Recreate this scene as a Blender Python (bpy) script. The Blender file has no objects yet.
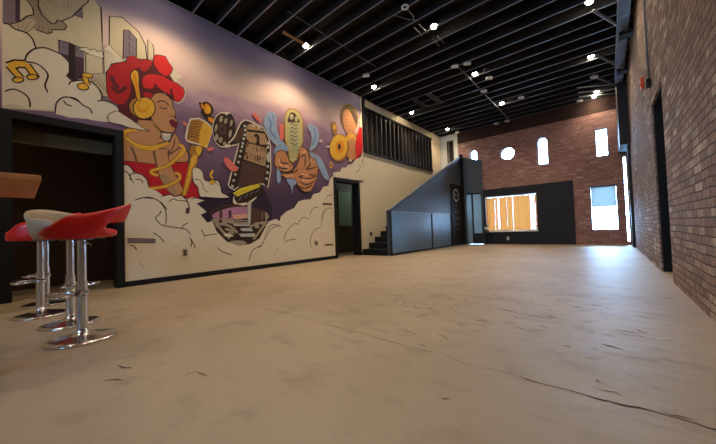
import bpy, bmesh, math, random
from mathutils import Vector, Matrix
from mathutils.geometry import tessellate_polygon
random.seed(7)
sc = bpy.context.scene
COL = sc.collection
# ------------------------------------------------------------------ camera
cd = bpy.data.cameras.new('camera'); cam = bpy.data.objects.new('camera', cd); COL.objects.link(cam)
cd.sensor_width = 36.0; cd.sensor_fit = 'HORIZONTAL'; cd.lens = 292.0/716*36; cd.clip_start = .02; cd.clip_end = 200
R_ = Vector((0.75777, 0.65165, -0.03379)); U_ = Vector((0.04355, 0.00117, 0.99905)); F_ = Vector((-0.65107, 0.75852, 0.02749))
M = Matrix((( R_.x, U_.x, -F_.x, 0), (R_.y, U_.y, -F_.y, 0), (R_.z, U_.z, -F_.z, .76), (0, 0, 0, 1)))
cam.matrix_world = M; sc.camera = cam
# ------------------------------------------------------------------ world, exposure
W = bpy.data.worlds.new('sky'); sc.world = W; W.use_nodes = True
bg = W.node_tree.nodes['Background']; bg.inputs['Color'].default_value = (.36, .60, 1.0, 1); bg.inputs['Strength'].default_value = 44
sc.view_settings.view_transform = 'Standard'; sc.view_settings.look = 'None'; sc.view_settings.exposure = 0.38; sc.view_settings.gamma = 1.0
sc.view_settings.use_curve_mapping = False
try:
    sc.cycles.use_denoising = True; sc.cycles.max_bounces = 8; sc.cycles.sample_clamp_indirect = 6
    sc.cycles.caustics_reflective = False; sc.cycles.caustics_refractive = False
except Exception: pass
XL, XR, YN, YF, ZC, ZD = -5.725, .556, -5.0, 12.69, 4.892, 5.16
def portal(x, y, z, w, h, d):
    l = bpy.data.lights.new('portal', 'AREA'); l.shape = 'RECTANGLE'; l.size = w; l.size_y = h; l.cycles.is_portal = True
    o = bpy.data.objects.new('daylight_portal', l); o.location = (x, y, z); o.rotation_euler = Vector(d).to_track_quat('-Z', 'Y').to_euler(); COL.objects.link(o)
for a in ((-2.95, 12.95, 1.25, 1.9, 1.45, (0, -1, 0)), (-.1, 12.95, 1.23, .75, 1.55, (0, -1, 0)), (-.06, 12.95, 3.42, .38, 1, (0, -1, 0)), (-1.75, 12.95, 3.45, .4, 1.1, (0, -1, 0)),
          (-2.95, 12.95, 3.62, .6, .6, (0, -1, 0)), (.46, 12.95, 1.45, .14, 2.7, (0, -1, 0)), (-4.3, 12.95, 1.1, .7, 2.2, (0, -1, 0)), (-.9, -5.25, 2.7, 1.2, 1.6, (0, 1, 0))): portal(*a)
# ------------------------------------------------------------------ materials
def s2l(c): return tuple((v/12.92 if v <= .04045 else ((v+.055)/1.055)**2.4) for v in (x/255 for x in c))
MATS = {}
def mat(name, rgb, rough=.6, metal=0, spec=.5, noise=0, nscale=6, bump=0, bscale=40, emit=None, es=0, trans=0):
    if name in MATS: return MATS[name]
    m = bpy.data.materials.new(name); m.use_nodes = True; nt = m.node_tree; b = nt.nodes['Principled BSDF']
    c = s2l(rgb); b.inputs['Base Color'].default_value = (*c, 1); b.inputs['Roughness'].default_value = rough; b.inputs['Metallic'].default_value = metal
    b.inputs['Specular IOR Level'].default_value = spec
    if emit: b.inputs['Emission Color'].default_value = (*emit, 1); b.inputs['Emission Strength'].default_value = es
    tc = nt.nodes.new('ShaderNodeTexCoord')
    if noise:
        n = nt.nodes.new('ShaderNodeTexNoise'); n.inputs['Scale'].default_value = nscale; n.inputs['Detail'].default_value = 6
        nt.links.new(tc.outputs['Object'], n.inputs['Vector'])
        mx = nt.nodes.new('ShaderNodeMix'); mx.data_type = 'RGBA'
        mx.inputs['A'].default_value = (*(v*(1-noise) for v in c), 1); mx.inputs['B'].default_value = (*(min(1, v*(1+noise)) for v in c), 1)
        nt.links.new(n.outputs['Fac'], mx.inputs['Factor']); nt.links.new(mx.outputs['Result'], b.inputs['Base Color'])
    if bump:
        n2 = nt.nodes.new('ShaderNodeTexNoise'); n2.inputs['Scale'].default_value = bscale; n2.inputs['Detail'].default_value = 4
        nt.links.new(tc.outputs['Object'], n2.inputs['Vector'])
        bp = nt.nodes.new('ShaderNodeBump'); bp.inputs['Strength'].default_value = bump; bp.inputs['Distance'].default_value = .01
        nt.links.new(n2.outputs['Fac'], bp.inputs['Height']); nt.links.new(bp.outputs['Normal'], b.inputs['Normal'])
    MATS[name] = m; return m
class NT:
    def __init__(s, name):
        s.m = bpy.data.materials.new(name); s.m.use_nodes = True; s.t = s.m.node_tree; s.b = s.t.nodes['Principled BSDF']; MATS[name] = s.m
    def n(s, typ, **k):
        nd = s.t.nodes.new(typ)
        for a, v in k.items(): setattr(nd, a, v)
        return nd
    def l(s, a, b): s.t.links.new(a, b)
    def math(s, op, a, b=None, clamp=False):
        nd = s.n('ShaderNodeMath', operation=op); nd.use_clamp = clamp
        for i, v in enumerate((a, b)):
            if v is None: continue
            if isinstance(v, (int, float)): nd.inputs[i].default_value = v
            else: s.l(v, nd.inputs[i])
        return nd.outputs[0]
    def noise(s, vec, scale, detail=4, rough=.5):
        nd = s.n('ShaderNodeTexNoise'); nd.inputs['Scale'].default_value = scale; nd.inputs['Detail'].default_value = detail; nd.inputs['Roughness'].default_value = rough
        s.l(vec, nd.inputs['Vector']); return nd.outputs['Fac']
    def mix(s, f, a, b):
        nd = s.n('ShaderNodeMix', data_type='RGBA')
        if isinstance(f, (int, float)): nd.inputs['Factor'].default_value = f
        else: s.l(f, nd.inputs['Factor'])
        for k, v in (('A', a), ('B', b)):
            if isinstance(v, tuple): nd.inputs[k].default_value = (*v, 1)
            else: s.l(v, nd.inputs[k])
        return nd.outputs['Result']
    def smooth(s, v, lo, hi):
        nd = s.n('ShaderNodeMapRange', interpolation_type='SMOOTHSTEP'); s.l(v, nd.inputs['Value']); nd.inputs['From Min'].default_value = lo; nd.inputs['From Max'].default_value = hi
        return nd.outputs['Result']
def brick(name, axis, c1, c2, cm, pale, pale_amt, bw=.215, bh=.071, grime=.5):
    g = NT(name); geo = g.n('ShaderNodeNewGeometry'); sp = g.n('ShaderNodeSeparateXYZ'); g.l(geo.outputs['Position'], sp.inputs[0])
    nz = g.noise(geo.outputs['Position'], 3.0, 2)
    cb = g.n('ShaderNodeCombineXYZ'); g.l(sp.outputs[axis], cb.inputs[0]); g.l(g.math('ADD', sp.outputs[2], g.math('MULTIPLY', nz, .03)), cb.inputs[1])
    br = g.n('ShaderNodeTexBrick'); g.l(cb.outputs[0], br.inputs['Vector']); br.offset = .5
    br.inputs['Color1'].default_value = (*s2l(c1), 1); br.inputs['Color2'].default_value = (*s2l(c2), 1); br.inputs['Mortar'].default_value = (*s2l(cm), 1)
    br.inputs['Scale'].default_value = 1; br.inputs['Mortar Size'].default_value = .007; br.inputs['Mortar Smooth'].default_value = .35; br.inputs['Bias'].default_value = -.1
    br.inputs['Brick Width'].default_value = bw; br.inputs['Row Height'].default_value = bh
    # random pale bricks
    sn = g.n('ShaderNodeVectorMath', operation='MULTIPLY'); g.l(cb.outputs[0], sn.inputs[0]); sn.inputs[1].default_value = (1/bw, 1/bh, 1)
    fl = g.n('ShaderNodeVectorMath', operation='FLOOR'); g.l(sn.outputs[0], fl.inputs[0])
    wn = g.n('ShaderNodeTexWhiteNoise', noise_dimensions='2D'); g.l(fl.outputs[0], wn.inputs['Vector'])
    pf = g.math('MULTIPLY', g.smooth(wn.outputs['Value'], 1-pale_amt, 1.0), g.math('SUBTRACT', 1.0, br.outputs['Fac']))
    big = g.noise(geo.outputs['Position'], .9, 3)
    pf = g.math('MULTIPLY', pf, g.smooth(big, .35, .65))
    col = g.mix(pf, br.outputs['Color'], s2l(pale))
    fine = g.noise(geo.outputs['Position'], 28, 5)
    dirt = g.math('MULTIPLY', g.smooth(fine, .35, .75), grime, True)
    col = g.mix(dirt, col, s2l((58, 40, 34)))
    g.l(col, g.b.inputs['Base Color']); g.b.inputs['Roughness'].default_value = .82; g.b.inputs['Specular IOR Level'].default_value = .3
    h = g.math('ADD', g.math('MULTIPLY', g.math('SUBTRACT', 1.0, br.outputs['Fac']), 1.0), g.math('MULTIPLY', fine, .7))
    h = g.math('ADD', h, g.math('MULTIPLY', wn.outputs['Value'], .35))
    bp = g.n('ShaderNodeBump'); bp.inputs['Strength'].default_value = .9; bp.inputs['Distance'].default_value = .012; g.l(h, bp.inputs['Height']); g.l(bp.outputs['Normal'], g.b.inputs['Normal'])
    return g.m
M_brick_r = brick('brick_tan', 1, (166, 138, 118), (128, 104, 90), (84, 72, 64), (218, 202, 182), .42, grime=.4)
M_brick_f = brick('brick_red', 0, (186, 138, 130), (152, 110, 106), (140, 124, 122), (206, 172, 164), .35, bw=.2, bh=.066, grime=.3)
M_brick_dark = brick('brick_dark_band', 0, (72, 46, 40), (56, 38, 36), (54, 44, 42), (86, 62, 54), .1, grime=.6)  # darker brown brick for the band at the top of the far wall
M_brick_end = brick('brick_reveal', 0, (128, 88, 66), (104, 72, 56), (96, 82, 70), (176, 148, 120), .2)
def floor_mat():
    g = NT('worn_concrete'); geo = g.n('ShaderNodeNewGeometry'); P = geo.outputs['Position']
    a = g.noise(P, .55, 5); b = g.noise(P, 3.5, 6, .6); c = g.noise(P, 38, 4)
    col = g.mix(g.smooth(a, .35, .65), s2l((158, 136, 108)), s2l((174, 152, 124)))
    col = g.mix(g.math('MULTIPLY', g.smooth(b, .5, .78), .6), col, s2l((134, 112, 88)))
    col = g.mix(g.math('MULTIPLY', g.smooth(c, .62, .8), .35), col, s2l((120, 100, 82)))
    # trowelled, chipped streaks running across the slab
    mp = g.n('ShaderNodeMapping'); mp.inputs['Rotation'].default_value = (0, 0, -.25); mp.inputs['Scale'].default_value = (1.8, 5.0, 1); g.l(P, mp.inputs['Vector'])
    st = g.noise(mp.outputs[0], 1.7, 8, .62)
    zone = g.n('ShaderNodeVectorMath', operation='DISTANCE'); g.l(P, zone.inputs[0]); zone.inputs[1].default_value = (-.9, 3.1, 0)
    zf = g.math('SUBTRACT', 1.0, g.smooth(zone.outputs['Value'], .8, 3.2))
    chips = g.math('MULTIPLY', g.math('MULTIPLY', g.smooth(st, .56, .62), g.math('SUBTRACT', 1.0, g.smooth(st, .63, .70))), zf)
    col = g.mix(g.math('MULTIPLY', chips, .3), col, s2l((96, 80, 70)))
    g.l(col, g.b.inputs['Base Color'])
    rg = g.math('ADD', .43, g.math('MULTIPLY', b, .18)); g.l(rg, g.b.inputs['Roughness']); g.b.inputs['Specular IOR Level'].default_value = .85
    h = g.math('ADD', g.math('MULTIPLY', c, .10), g.math('MULTIPLY', b, .35)); h = g.math('ADD', h, g.math('MULTIPLY', g.math('MULTIPLY', st, zf), .7))
    bp = g.n('ShaderNodeBump'); bp.inputs['Strength'].default_value = .35; bp.inputs['Distance'].default_value = .02; g.l(h, bp.inputs['Height']); g.l(bp.outputs['Normal'], g.b.inputs['Normal'])
    return g.m
M_floor = floor_mat()
def sky_paint():
    g = NT('mural_sky'); geo = g.n('ShaderNodeNewGeometry'); P = geo.outputs['Position']; sp = g.n('ShaderNodeSeparateXYZ'); g.l(P, sp.inputs[0])
    mp = g.n('ShaderNodeMapping'); mp.inputs['Scale'].default_value = (1, .5, 1.3); g.l(P, mp.inputs['Vector'])
    n1 = g.noise(mp.outputs[0], 1.6, 7, .6); n2 = g.noise(mp.outputs[0], .8, 3)
    z = g.math('ADD', sp.outputs[2], g.math('MULTIPLY', g.math('SUBTRACT', n1, .5), 1.1))
    z = g.math('SUBTRACT', z, g.math('MULTIPLY', g.math('SUBTRACT', sp.outputs[1], 3.0), .10))
    low = g.mix(g.smooth(g.math('ADD', sp.outputs[2], g.math('MULTIPLY', n2, .5)), 1.7, 2.9), s2l((64, 38, 66)), s2l((122, 92, 114)))
    up = g.mix(g.smooth(z, 3.2, 3.9), s2l((172, 134, 150)), s2l((218, 186, 172)))
    up = g.mix(g.smooth(g.math('ADD', sp.outputs[2], g.math('MULTIPLY', n2, .4)), 4.15, 4.85), up, s2l((128, 114, 140)))  # darker mauve toward the top: unlit strip above the lamp beams painted in
    col = g.mix(g.smooth(z, 2.95, 3.4), low, up)
    g.l(col, g.b.inputs['Base Color']); g.b.inputs['Roughness'].default_value = .75; return g.m
M_sky = sky_paint()
M_cream = mat('cream_paint', (222, 206, 176), .75, spec=.3, noise=.04, nscale=3)
M_black = mat('black_paint', (14, 13, 15), .7, spec=.3, noise=.2)
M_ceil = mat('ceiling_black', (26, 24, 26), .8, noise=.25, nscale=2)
M_slate = mat('slate_panel', (62, 70, 80), .5, noise=.15, nscale=2)
M_sheet = mat('dark_sheet_metal', (92, 108, 118), .38, metal=.35, noise=.3, nscale=1.3)
M_navy = mat('navy_black_panel', (10, 11, 24), .6, noise=.15)
M_chrome = mat('chrome', (205, 205, 208), .2, metal=1)
M_steel = mat('grey_steel', (120, 122, 128), .45, metal=.4, noise=.2)
M_flange = mat('joist_flange_lit', (136, 140, 156), .45, metal=.2)  # paler than the joist: light caught along its edge put into the colour
M_red = mat('red_leatherette', (205, 22, 26), .38, spec=.5)
M_creaml = mat('cream_leatherette', (158, 138, 112), .42)
M_wood = mat('table_wood', (190, 122, 66), .4, noise=.25, nscale=9)
M_white = mat('white_plastic', (225, 225, 220), .4)
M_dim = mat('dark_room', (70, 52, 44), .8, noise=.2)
M_orange = mat('orange_plastic', (235, 90, 50), .4)
def glass_mat():
    g = NT('window_glass'); nt = g.t; nt.nodes.remove(g.b); out = [n for n in nt.nodes if n.type == 'OUTPUT_MATERIAL'][0]
    tr = g.n('ShaderNodeBsdfTransparent'); gl = g.n('ShaderNodeBsdfGlossy'); gl.inputs['Roughness'].default_value = .03; tr.inputs['Color'].default_value = (.93, .98, .98, 1)
    fr = g.n('ShaderNodeFresnel'); fr.inputs['IOR'].default_value = 1.45; mx = g.n('ShaderNodeMixShader')
    g.l(fr.outputs[0], mx.inputs[0]); g.l(tr.outputs[0], mx.inputs[1]); g.l(gl.outputs[0], mx.inputs[2]); g.l(mx.outputs[0], out.inputs[0]); return g.m
M_glass = glass_mat()
def cloth_mat(name, rgb, t=.55):
    g = NT(name); nt = g.t; nt.nodes.remove(g.b); out = [n for n in nt.nodes if n.type == 'OUTPUT_MATERIAL'][0]; c = (*s2l(rgb), 1)
    d = g.n('ShaderNodeBsdfDiffuse'); d.inputs['Color'].default_value = c; tl = g.n('ShaderNodeBsdfTranslucent'); tl.inputs['Color'].default_value = c
    mx = g.n('ShaderNodeMixShader'); mx.inputs[0].default_value = t; g.l(d.outputs[0], mx.inputs[1]); g.l(tl.outputs[0], mx.inputs[2]); g.l(mx.outputs[0], out.inputs[0]); return g.m
M_blind = cloth_mat('yellow_blind', (186, 116, 54), .24)
M_shade = cloth_mat('pale_shade', (110, 112, 104), .4)
M_tint = mat('tinted_glass', (120, 150, 150), .15); M_tint.node_tree.nodes['Principled BSDF'].inputs['Alpha'].default_value = .95
# ------------------------------------------------------------------ mesh helpers
def obj(name, bm, m, parent=None, smooth=False, bevel=0, loc=None, rot=None):
    me = bpy.data.meshes.new(name); bmesh.ops.recalc_face_normals(bm, faces=bm.faces); bm.to_mesh(me); bm.free()
    for x in (m if isinstance(m, (list, tuple)) else [m]): me.materials.append(x)
    if smooth:
        for p in me.polygons: p.use_smooth = True
    o = bpy.data.objects.new(name, me); COL.objects.link(o)
    if parent: o.parent = parent
    if loc: o.location = loc
    if rot: o.rotation_euler = rot
    if bevel:
        b = o.modifiers.new('bevel', 'BEVEL'); b.width = bevel; b.segments = 2; b.limit_method = 'ANGLE'
    return o
def box(bm, x0, x1, y0, y1, z0, z1, mi=0):
    v = [bm.verts.new((x, y, z)) for x in (x0, x1) for y in (y0, y1) for z in (z0, z1)]
    for f in ((0, 1, 3, 2), (4, 6, 7, 5), (0, 4, 5, 1), (2, 3, 7, 6), (0, 2, 6, 4), (1, 5, 7, 3)):
        bm.faces.new([v[i] for i in f]).material_index = mi
    return bm
def B(*a): return box(bmesh.new(), *a)
def tube(bm, p, q, r, n=12, mi=0, r2=None):
    p, q = Vector(p), Vector(q); d = (q-p).normalized(); a = d.orthogonal().normalized(); b = d.cross(a); r2 = r if r2 is None else r2
    A = [bm.verts.new(p+r*(math.cos(t)*a+math.sin(t)*b)) for t in (2*math.pi*i/n for i in range(n))]
    Z = [bm.verts.new(q+r2*(math.cos(t)*a+math.sin(t)*b)) for t in (2*math.pi*i/n for i in range(n))]
    for i in range(n): bm.faces.new((A[i], A[(i+1) % n], Z[(i+1) % n], Z[i])).material_index = mi
    bm.faces.new(A).material_index = mi; bm.faces.new(Z).material_index = mi; return bm
def lathe(bm, prof, n=32, c=(0, 0), mi=0):
    rings = []
    for r, z in prof:
        rings.append([bm.verts.new((c[0]+r*math.cos(2*math.pi*i/n), c[1]+r*math.sin(2*math.pi*i/n), z)) for i in range(n)] if r > 1e-5 else [bm.verts.new((c[0], c[1], z))])
    for A, Z in zip(rings, rings[1:]):
        for i in range(n):
            j = (i+1) % n
            if len(A) == 1 and len(Z) == 1: continue
            vs = (A[0], Z[j], Z[i]) if len(A) == 1 else ((A[i], A[j], Z[0]) if len(Z) == 1 else (A[i], A[j], Z[j], Z[i]))
            bm.faces.new(vs).material_index = mi
    return bm
def path_tube(bm, pts, r, n=8, closed=False):
    pts = [Vector(p) for p in pts]; N = len(pts); rings = []
    for i, p in enumerate(pts):
        a = pts[(i-1) % N] if (closed or i) else p; b = pts[(i+1) % N] if (closed or i < N-1) else p
        d = (b-a).normalized(); u = d.cross(Vector((0, 0, 1)));
        if u.length < .01: u = d.cross(Vector((1, 0, 0)))
        u.normalize(); w = d.cross(u)
        rings.append([bm.verts.new(p+r*(math.cos(t)*u+math.sin(t)*w)) for t in (2*math.pi*k/n for k in range(n))])
    for i in range(N if closed else N-1):
        A, Z = rings[i], rings[(i+1) % N]
        for k in range(n): bm.faces.new((A[k], A[(k+1) % n], Z[(k+1) % n], Z[k]))
    if not closed: bm.faces.new(rings[0]); bm.faces.new(rings[-1])
    return bm
def holed(bm, outer, holes, f, t, mi=0, mr=None):
    """slab with holes: 2D outline -> f(u, v, depth)"""
    loops = [outer]+list(holes); flat = [p for L in loops for p in L]
    tris = tessellate_polygon([[Vector((p[0], p[1], 0)) for p in L] for L in loops])
    for d in (0, t):
        vs = [bm.verts.new(f(p[0], p[1], d)) for p in flat]
        for a, b, c in tris:
            try: bm.faces.new((vs[a], vs[b], vs[c])).material_index = mi
            except ValueError: pass
    for L in loops:
        n = len(L); A = [bm.verts.new(f(p[0], p[1], 0)) for p in L]; Z = [bm.verts.new(f(p[0], p[1], t)) for p in L]
        for i in range(n): bm.faces.new((A[i], A[(i+1) % n], Z[(i+1) % n], Z[i])).material_index = mi if mr is None else mr
    return bm
def rect(a, b, c, d): return [(a, c), (b, c), (b, d), (a, d)]
def S(o): o['kind'] = 'structure'; return o
def struct(name, bm, m, parent=None, **k):
    o = obj(name, bm, m, parent, **k)
    if parent is None: S(o)
    return o
def tag(o, label, cat, group=None):
    o['label'] = label; o['category'] = cat
    if group: o['group'] = group
    return o
def thing(name, label, cat, loc=(0, 0, 0), rz=0, group=None):
    o = bpy.data.objects.new(name, None); o.empty_display_size = .1; COL.objects.link(o); o.location = loc; o.rotation_euler = (0, 0, rz); return tag(o, label, cat, group)
def emp_struct(name, loc):
    o = bpy.data.objects.new(name, None); COL.objects.link(o); o.location = loc; return S(o)
def dup(root, loc, label=None, rz=None):
    r = root.copy(); COL.objects.link(r); r.location = loc
    if rz is not None: r.rotation_euler = (0, 0, rz)
    if label: r['label'] = label
    for ch in list(root.children):
        c = ch.copy(); COL.objects.link(c); c.parent = r
        for g in list(ch.children):
            d = g.copy(); COL.objects.link(d); d.parent = c
    return r
# ------------------------------------------------------------------ floor
bm = bmesh.new(); box(bm, -9.2, 1.6, YN-.2, 13.6, -.2, 0)
def ribbon(pts, w, z, mi):
    P = [Vector((x, y)) for x, y in pts]; L = []; Rr = []
    for i, p in enumerate(P):
        d = (P[min(i+1, len(P)-1)]-P[max(i-1, 0)]).normalized(); n = Vector((-d.y, d.x)); k = w*(.35+.9*random.random())
        if i in (0, len(P)-1): k = w*.1
        L.append(bm.verts.new((*(p+n*k), z))); Rr.append(bm.verts.new((*(p-n*k), z)))
    for i in range(len(P)-1): bm.faces.new((L[i], L[i+1], Rr[i+1], Rr[i])).material_index = mi
CRACKS = [(0.003, [(-2.714, 1.617), (-2.5, 1.628), (-2.344, 1.651), (-2.124, 1.648), (-1.873, 1.649), (-1.544, 1.628), (-1.409, 1.645), (-1.215, 1.637), (-1.065, 1.635), (-0.894, 1.642), (-0.782, 1.654), (-0.698, 1.629), (-0.62, 1.604), (-0.517, 1.629), (-0.431, 1.64), (-0.371, 1.637)]), (0.006, [(-0.371, 1.637), (-0.307, 1.621), (-0.189, 1.63), (-0.113, 1.627), (-0.05, 1.622), (-0.012, 1.625), (0.062, 1.643), (0.138, 1.64), (0.215, 1.637), (0.259, 1.63), (0.3, 1.624)]), (0.01, [(-0.073, 2.366), (-0.03, 2.351), (0.043, 2.317)]), (0.006, [(0.111, 2.818), (0.135, 2.775), (0.167, 2.755)]), (0.006, [(-2.269, 0.386), (-2.18, 0.405), (-2.136, 0.429)]), (0.006, [(-2.086, 0.291), (-2.057, 0.332), (-2.0, 0.368)]), (0.005, [(-0.609, 1.225), (-0.587, 1.225), (-0.561, 1.244)]), (0.004, [(-0.112, 2.236), (-0.078, 2.26)]), (0.004, [(-1.207, 3.238), (-1.067, 3.195), (-0.866, 3.185)]), (0.003, [(-0.744, 2.824), (-0.604, 2.793), (-0.406, 2.759), (-0.266, 2.657)]), (0.004, [(-1.79, 0.585), (-1.783, 0.647), (-1.665, 0.666)])]
for w, pts in CRACKS:
    Q = [pts[0]]
    for a, b in zip(pts, pts[1:]):
        n = max(2, int(math.dist(a, b)/.05))
        for i in range(1, n+1):
            t = i/n; j = .006 if i < n else 0
            Q.append((a[0]+(b[0]-a[0])*t+random.uniform(-j, j), a[1]+(b[1]-a[1])*t+random.uniform(-j, j)))
    ribbon(Q, w, .0012, 1)
rc = random.Random(11)
for i in range(130):
    x, y = rc.gauss(-.75, .75), rc.gauss(3.1, .75); 
    if i > 95: x, y = rc.uniform(-4, .3), rc.uniform(1.6, 7)
    if x > .45: continue
    l = rc.uniform(.03, .16); an = rc.gauss(-.12, .22); n = 4; P = [(x+math.cos(an)*l*k/n+rc.uniform(-.004, .004), y+math.sin(an)*l*k/n+rc.uniform(-.012, .012)) for k in range(n+1)]
    ribbon(P, rc.uniform(.003, .009), .0012, 2)
struct('floor', bm, [M_floor, mat('crack_dark', (70, 52, 40), .9), mat('chip_brown', (112, 88, 70), .9)])
# ------------------------------------------------------------------ left wall
fl = lambda u, v, d: (XL-d, u, v)
bm = bmesh.new()
holed(bm, rect(YN, YF, -.15, ZC+.02), [rect(-.10, 1.03, -.1, 2.39), rect(5.70, 6.71, -.1, 2.19), rect(7.14, 11.72, 3.24, 4.62)], fl, .18)
struct('wall_left', bm, M_cream)
bm = bmesh.new(); box(bm, XL-.18, XL, YN, YF, ZC+.02, ZD); struct('trim_1', bm, M_black)
# black door casings
def casing(name, y0, y1, z1, w, parent=None):
    bm = bmesh.new(); x0, x1 = XL-.2, XL+.045
    box(bm, x0, x1, y0, y0+w, 0, z1); box(bm, x0, x1, y1-w, y1, 0, z1); box(bm, x0, x1, y0+w, y1-w, z1-w, z1); return bm
d1 = emp_struct('door_1', (0, 0, 0)); obj('door_frame', casing('', -.15, 1.075, 2.43, .1), M_black, d1)
bm = bmesh.new(); box(bm, XL-.32, XL-.22, -.08, 1.0, 2.08, 2.27); obj('lintel', bm, mat('olive_lintel', (84, 76, 52), .7), d1)
d2 = emp_struct('door_2', (0, 0, 0)); obj('door_frame', casing('', 5.655, 6.755, 2.23, .085), M_black, d2)
bm = bmesh.new(); box(bm, XL, XL+.035, 1.075, 5.655, 0, .085); struct('baseboard_left', bm, M_black)
bm = bmesh.new(); box(bm, XL, XL+.03, 6.755, 6.85, 0, .085); struct('baseboard_left_end', bm, M_black)
# rooms behind the openings
def slats_mat():
    g = NT('dark_shutter'); geo = g.n('ShaderNodeNewGeometry'); sp = g.n('ShaderNodeSeparateXYZ'); g.l(geo.outputs['Position'], sp.inputs[0])
    w = g.math('FRACT', g.math('MULTIPLY', sp.outputs[2], 9.0)); e = g.smooth(w, .0, .12)
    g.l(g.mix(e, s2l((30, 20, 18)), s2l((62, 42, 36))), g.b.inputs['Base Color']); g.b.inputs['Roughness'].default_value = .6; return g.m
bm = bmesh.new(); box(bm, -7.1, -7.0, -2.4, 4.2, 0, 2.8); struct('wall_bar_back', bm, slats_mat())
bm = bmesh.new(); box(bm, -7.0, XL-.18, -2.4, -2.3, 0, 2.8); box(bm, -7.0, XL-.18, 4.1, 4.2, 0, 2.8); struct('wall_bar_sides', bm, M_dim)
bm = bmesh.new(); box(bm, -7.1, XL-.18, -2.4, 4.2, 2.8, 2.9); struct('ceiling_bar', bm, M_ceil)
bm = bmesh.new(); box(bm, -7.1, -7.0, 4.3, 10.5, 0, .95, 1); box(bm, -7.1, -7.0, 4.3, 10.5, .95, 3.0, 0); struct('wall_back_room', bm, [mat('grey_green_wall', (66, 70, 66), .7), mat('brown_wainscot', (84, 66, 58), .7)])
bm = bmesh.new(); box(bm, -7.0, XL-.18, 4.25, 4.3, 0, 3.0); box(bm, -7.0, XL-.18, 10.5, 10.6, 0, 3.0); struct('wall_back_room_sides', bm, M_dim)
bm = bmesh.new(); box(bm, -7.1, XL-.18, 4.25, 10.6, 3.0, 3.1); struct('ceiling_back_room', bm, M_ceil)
rb = thing('roller_blind', 'pale grey-green blind glimpsed through the black-framed doorway beside the stairs', 'blind', (-6.99, 7.45, .95))
bm = bmesh.new(); box(bm, 0, .02, -.32, .32, 0, 1.18); obj('blind_fabric', bm, mat('grey_green_blind', (134, 158, 146), .8, noise=.12, nscale=20), rb)
bm = bmesh.new(); tube(bm, (.02, -.34, 1.2), (.02, .34, 1.2), .03); obj('roller', bm, M_steel, rb)
bm = bmesh.new(); box(bm, 0, .035, -.33, .33, -.05, 0); obj('bottom_rail', bm, M_steel, rb)
def pl_light(name, x, y, z, w, c, parent=None, r=.05):
    l = bpy.data.lights.new(name, 'POINT'); l.energy = w; l.color = c; l.shadow_soft_size = r
    o = bpy.data.objects.new(name, l); o.location = (x, y, z); COL.objects.link(o)
    if parent: o.parent = parent
    return o
pl_light('back_room_fill', -6.4, 8.6, 2.6, 14, (.9, 1, .9)); pl_light('bar_room_fill', -6.5, -1.2, 2.4, 5, (1, .75, .5))  # unseen point lights added to lift the rooms behind the doorways
# mezzanine room
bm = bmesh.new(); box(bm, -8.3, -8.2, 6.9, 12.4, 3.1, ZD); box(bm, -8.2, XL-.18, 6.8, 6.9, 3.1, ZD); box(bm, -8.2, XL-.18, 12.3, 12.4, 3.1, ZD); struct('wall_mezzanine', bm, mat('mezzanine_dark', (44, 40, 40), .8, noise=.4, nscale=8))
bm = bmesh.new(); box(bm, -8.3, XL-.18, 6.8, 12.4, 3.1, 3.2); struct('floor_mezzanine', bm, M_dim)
# balustrade
bl = thing('balustrade', 'black slatted balustrade in the long opening high on the white wall', 'railing', (XL, 7.14, 3.24))
bm = bmesh.new(); box(bm, -.06, .05, -.11, 4.60, -.06, .0); obj('bottom_rail', bm, M_black, bl)
bm = bmesh.new(); box(bm, -.06, .05, -.08, 4.60, 1.34, 1.40); obj('top_rail', bm, M_black, bl)
bm = bmesh.new(); box(bm, -.06, .06, -.11, -.02, 0, 1.64); obj('post', bm, M_black, bl)
sl = None; NS = 18
for i in range(NS):
    y = .10+i*(4.5-.05)/(NS-1)
    if sl is None: bm = bmesh.new(); box(bm, -.10, .03, -.035, .035, 0, 1.34); sl = obj('slat', bm, mat('balustrade_slat', (48, 44, 44), .35), bl, bevel=.004); sl.location = (0, y, 0)
    else: c = sl.copy(); COL.objects.link(c); c.parent = bl; c.location = (0, y, 0)
# ------------------------------------------------------------------ right wall
fr = lambda u, v, d: (XR+d, u, v)
bm = bmesh.new()
holed(bm, rect(YN, YF+.3, -.15, ZD), [rect(5.12, 6.17, -.1, 2.46)], fr, .35)
struct('wall_right', bm, M_brick_r)
d3 = emp_struct('door_3', (0, 0, 0))
bm = bmesh.new(); box(bm, XR+.26, XR+.34, 5.12, 5.2, 0, 2.46); box(bm, XR+.26, XR+.34, 6.09, 6.17, 0, 2.46); box(bm, XR+.26, XR+.34, 5.2, 6.09, 2.36, 2.46); obj('door_frame', bm, M_black, d3)
bm = bmesh.new(); box(bm, XR+.30, XR+.34, 5.2, 6.09, 0, 2.36); obj('door_leaf', bm, mat('near_black_door', (12, 12, 16), .4), d3)
bm = bmesh.new(); box(bm, XR+.20, XR+.24, 5.2, 6.09, 2.05, 2.08); obj('closer_bar', bm, M_steel, d3)
bm = bmesh.new(); box(bm, XR+.02, XR+.26, 6.15, 6.17, 0, 2.46); box(bm, XR+.02, XR+.26, 5.12, 5.14, 0, 2.46);box(bm, XR+.02, XR+.26, 5.14, 6.15, 2.44, 2.46); obj('door_lining', bm, M_black, d3)
bm = bmesh.new(); box(bm, XR-.065, XR, 11.42, 11.60, 0, 2.95); struct('trim_7', bm, M_navy)
bm = bmesh.new(); box(bm, XR-.22, XR, 11.30, YF, 2.95, ZC); struct('trim_2', bm, M_navy)
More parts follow.
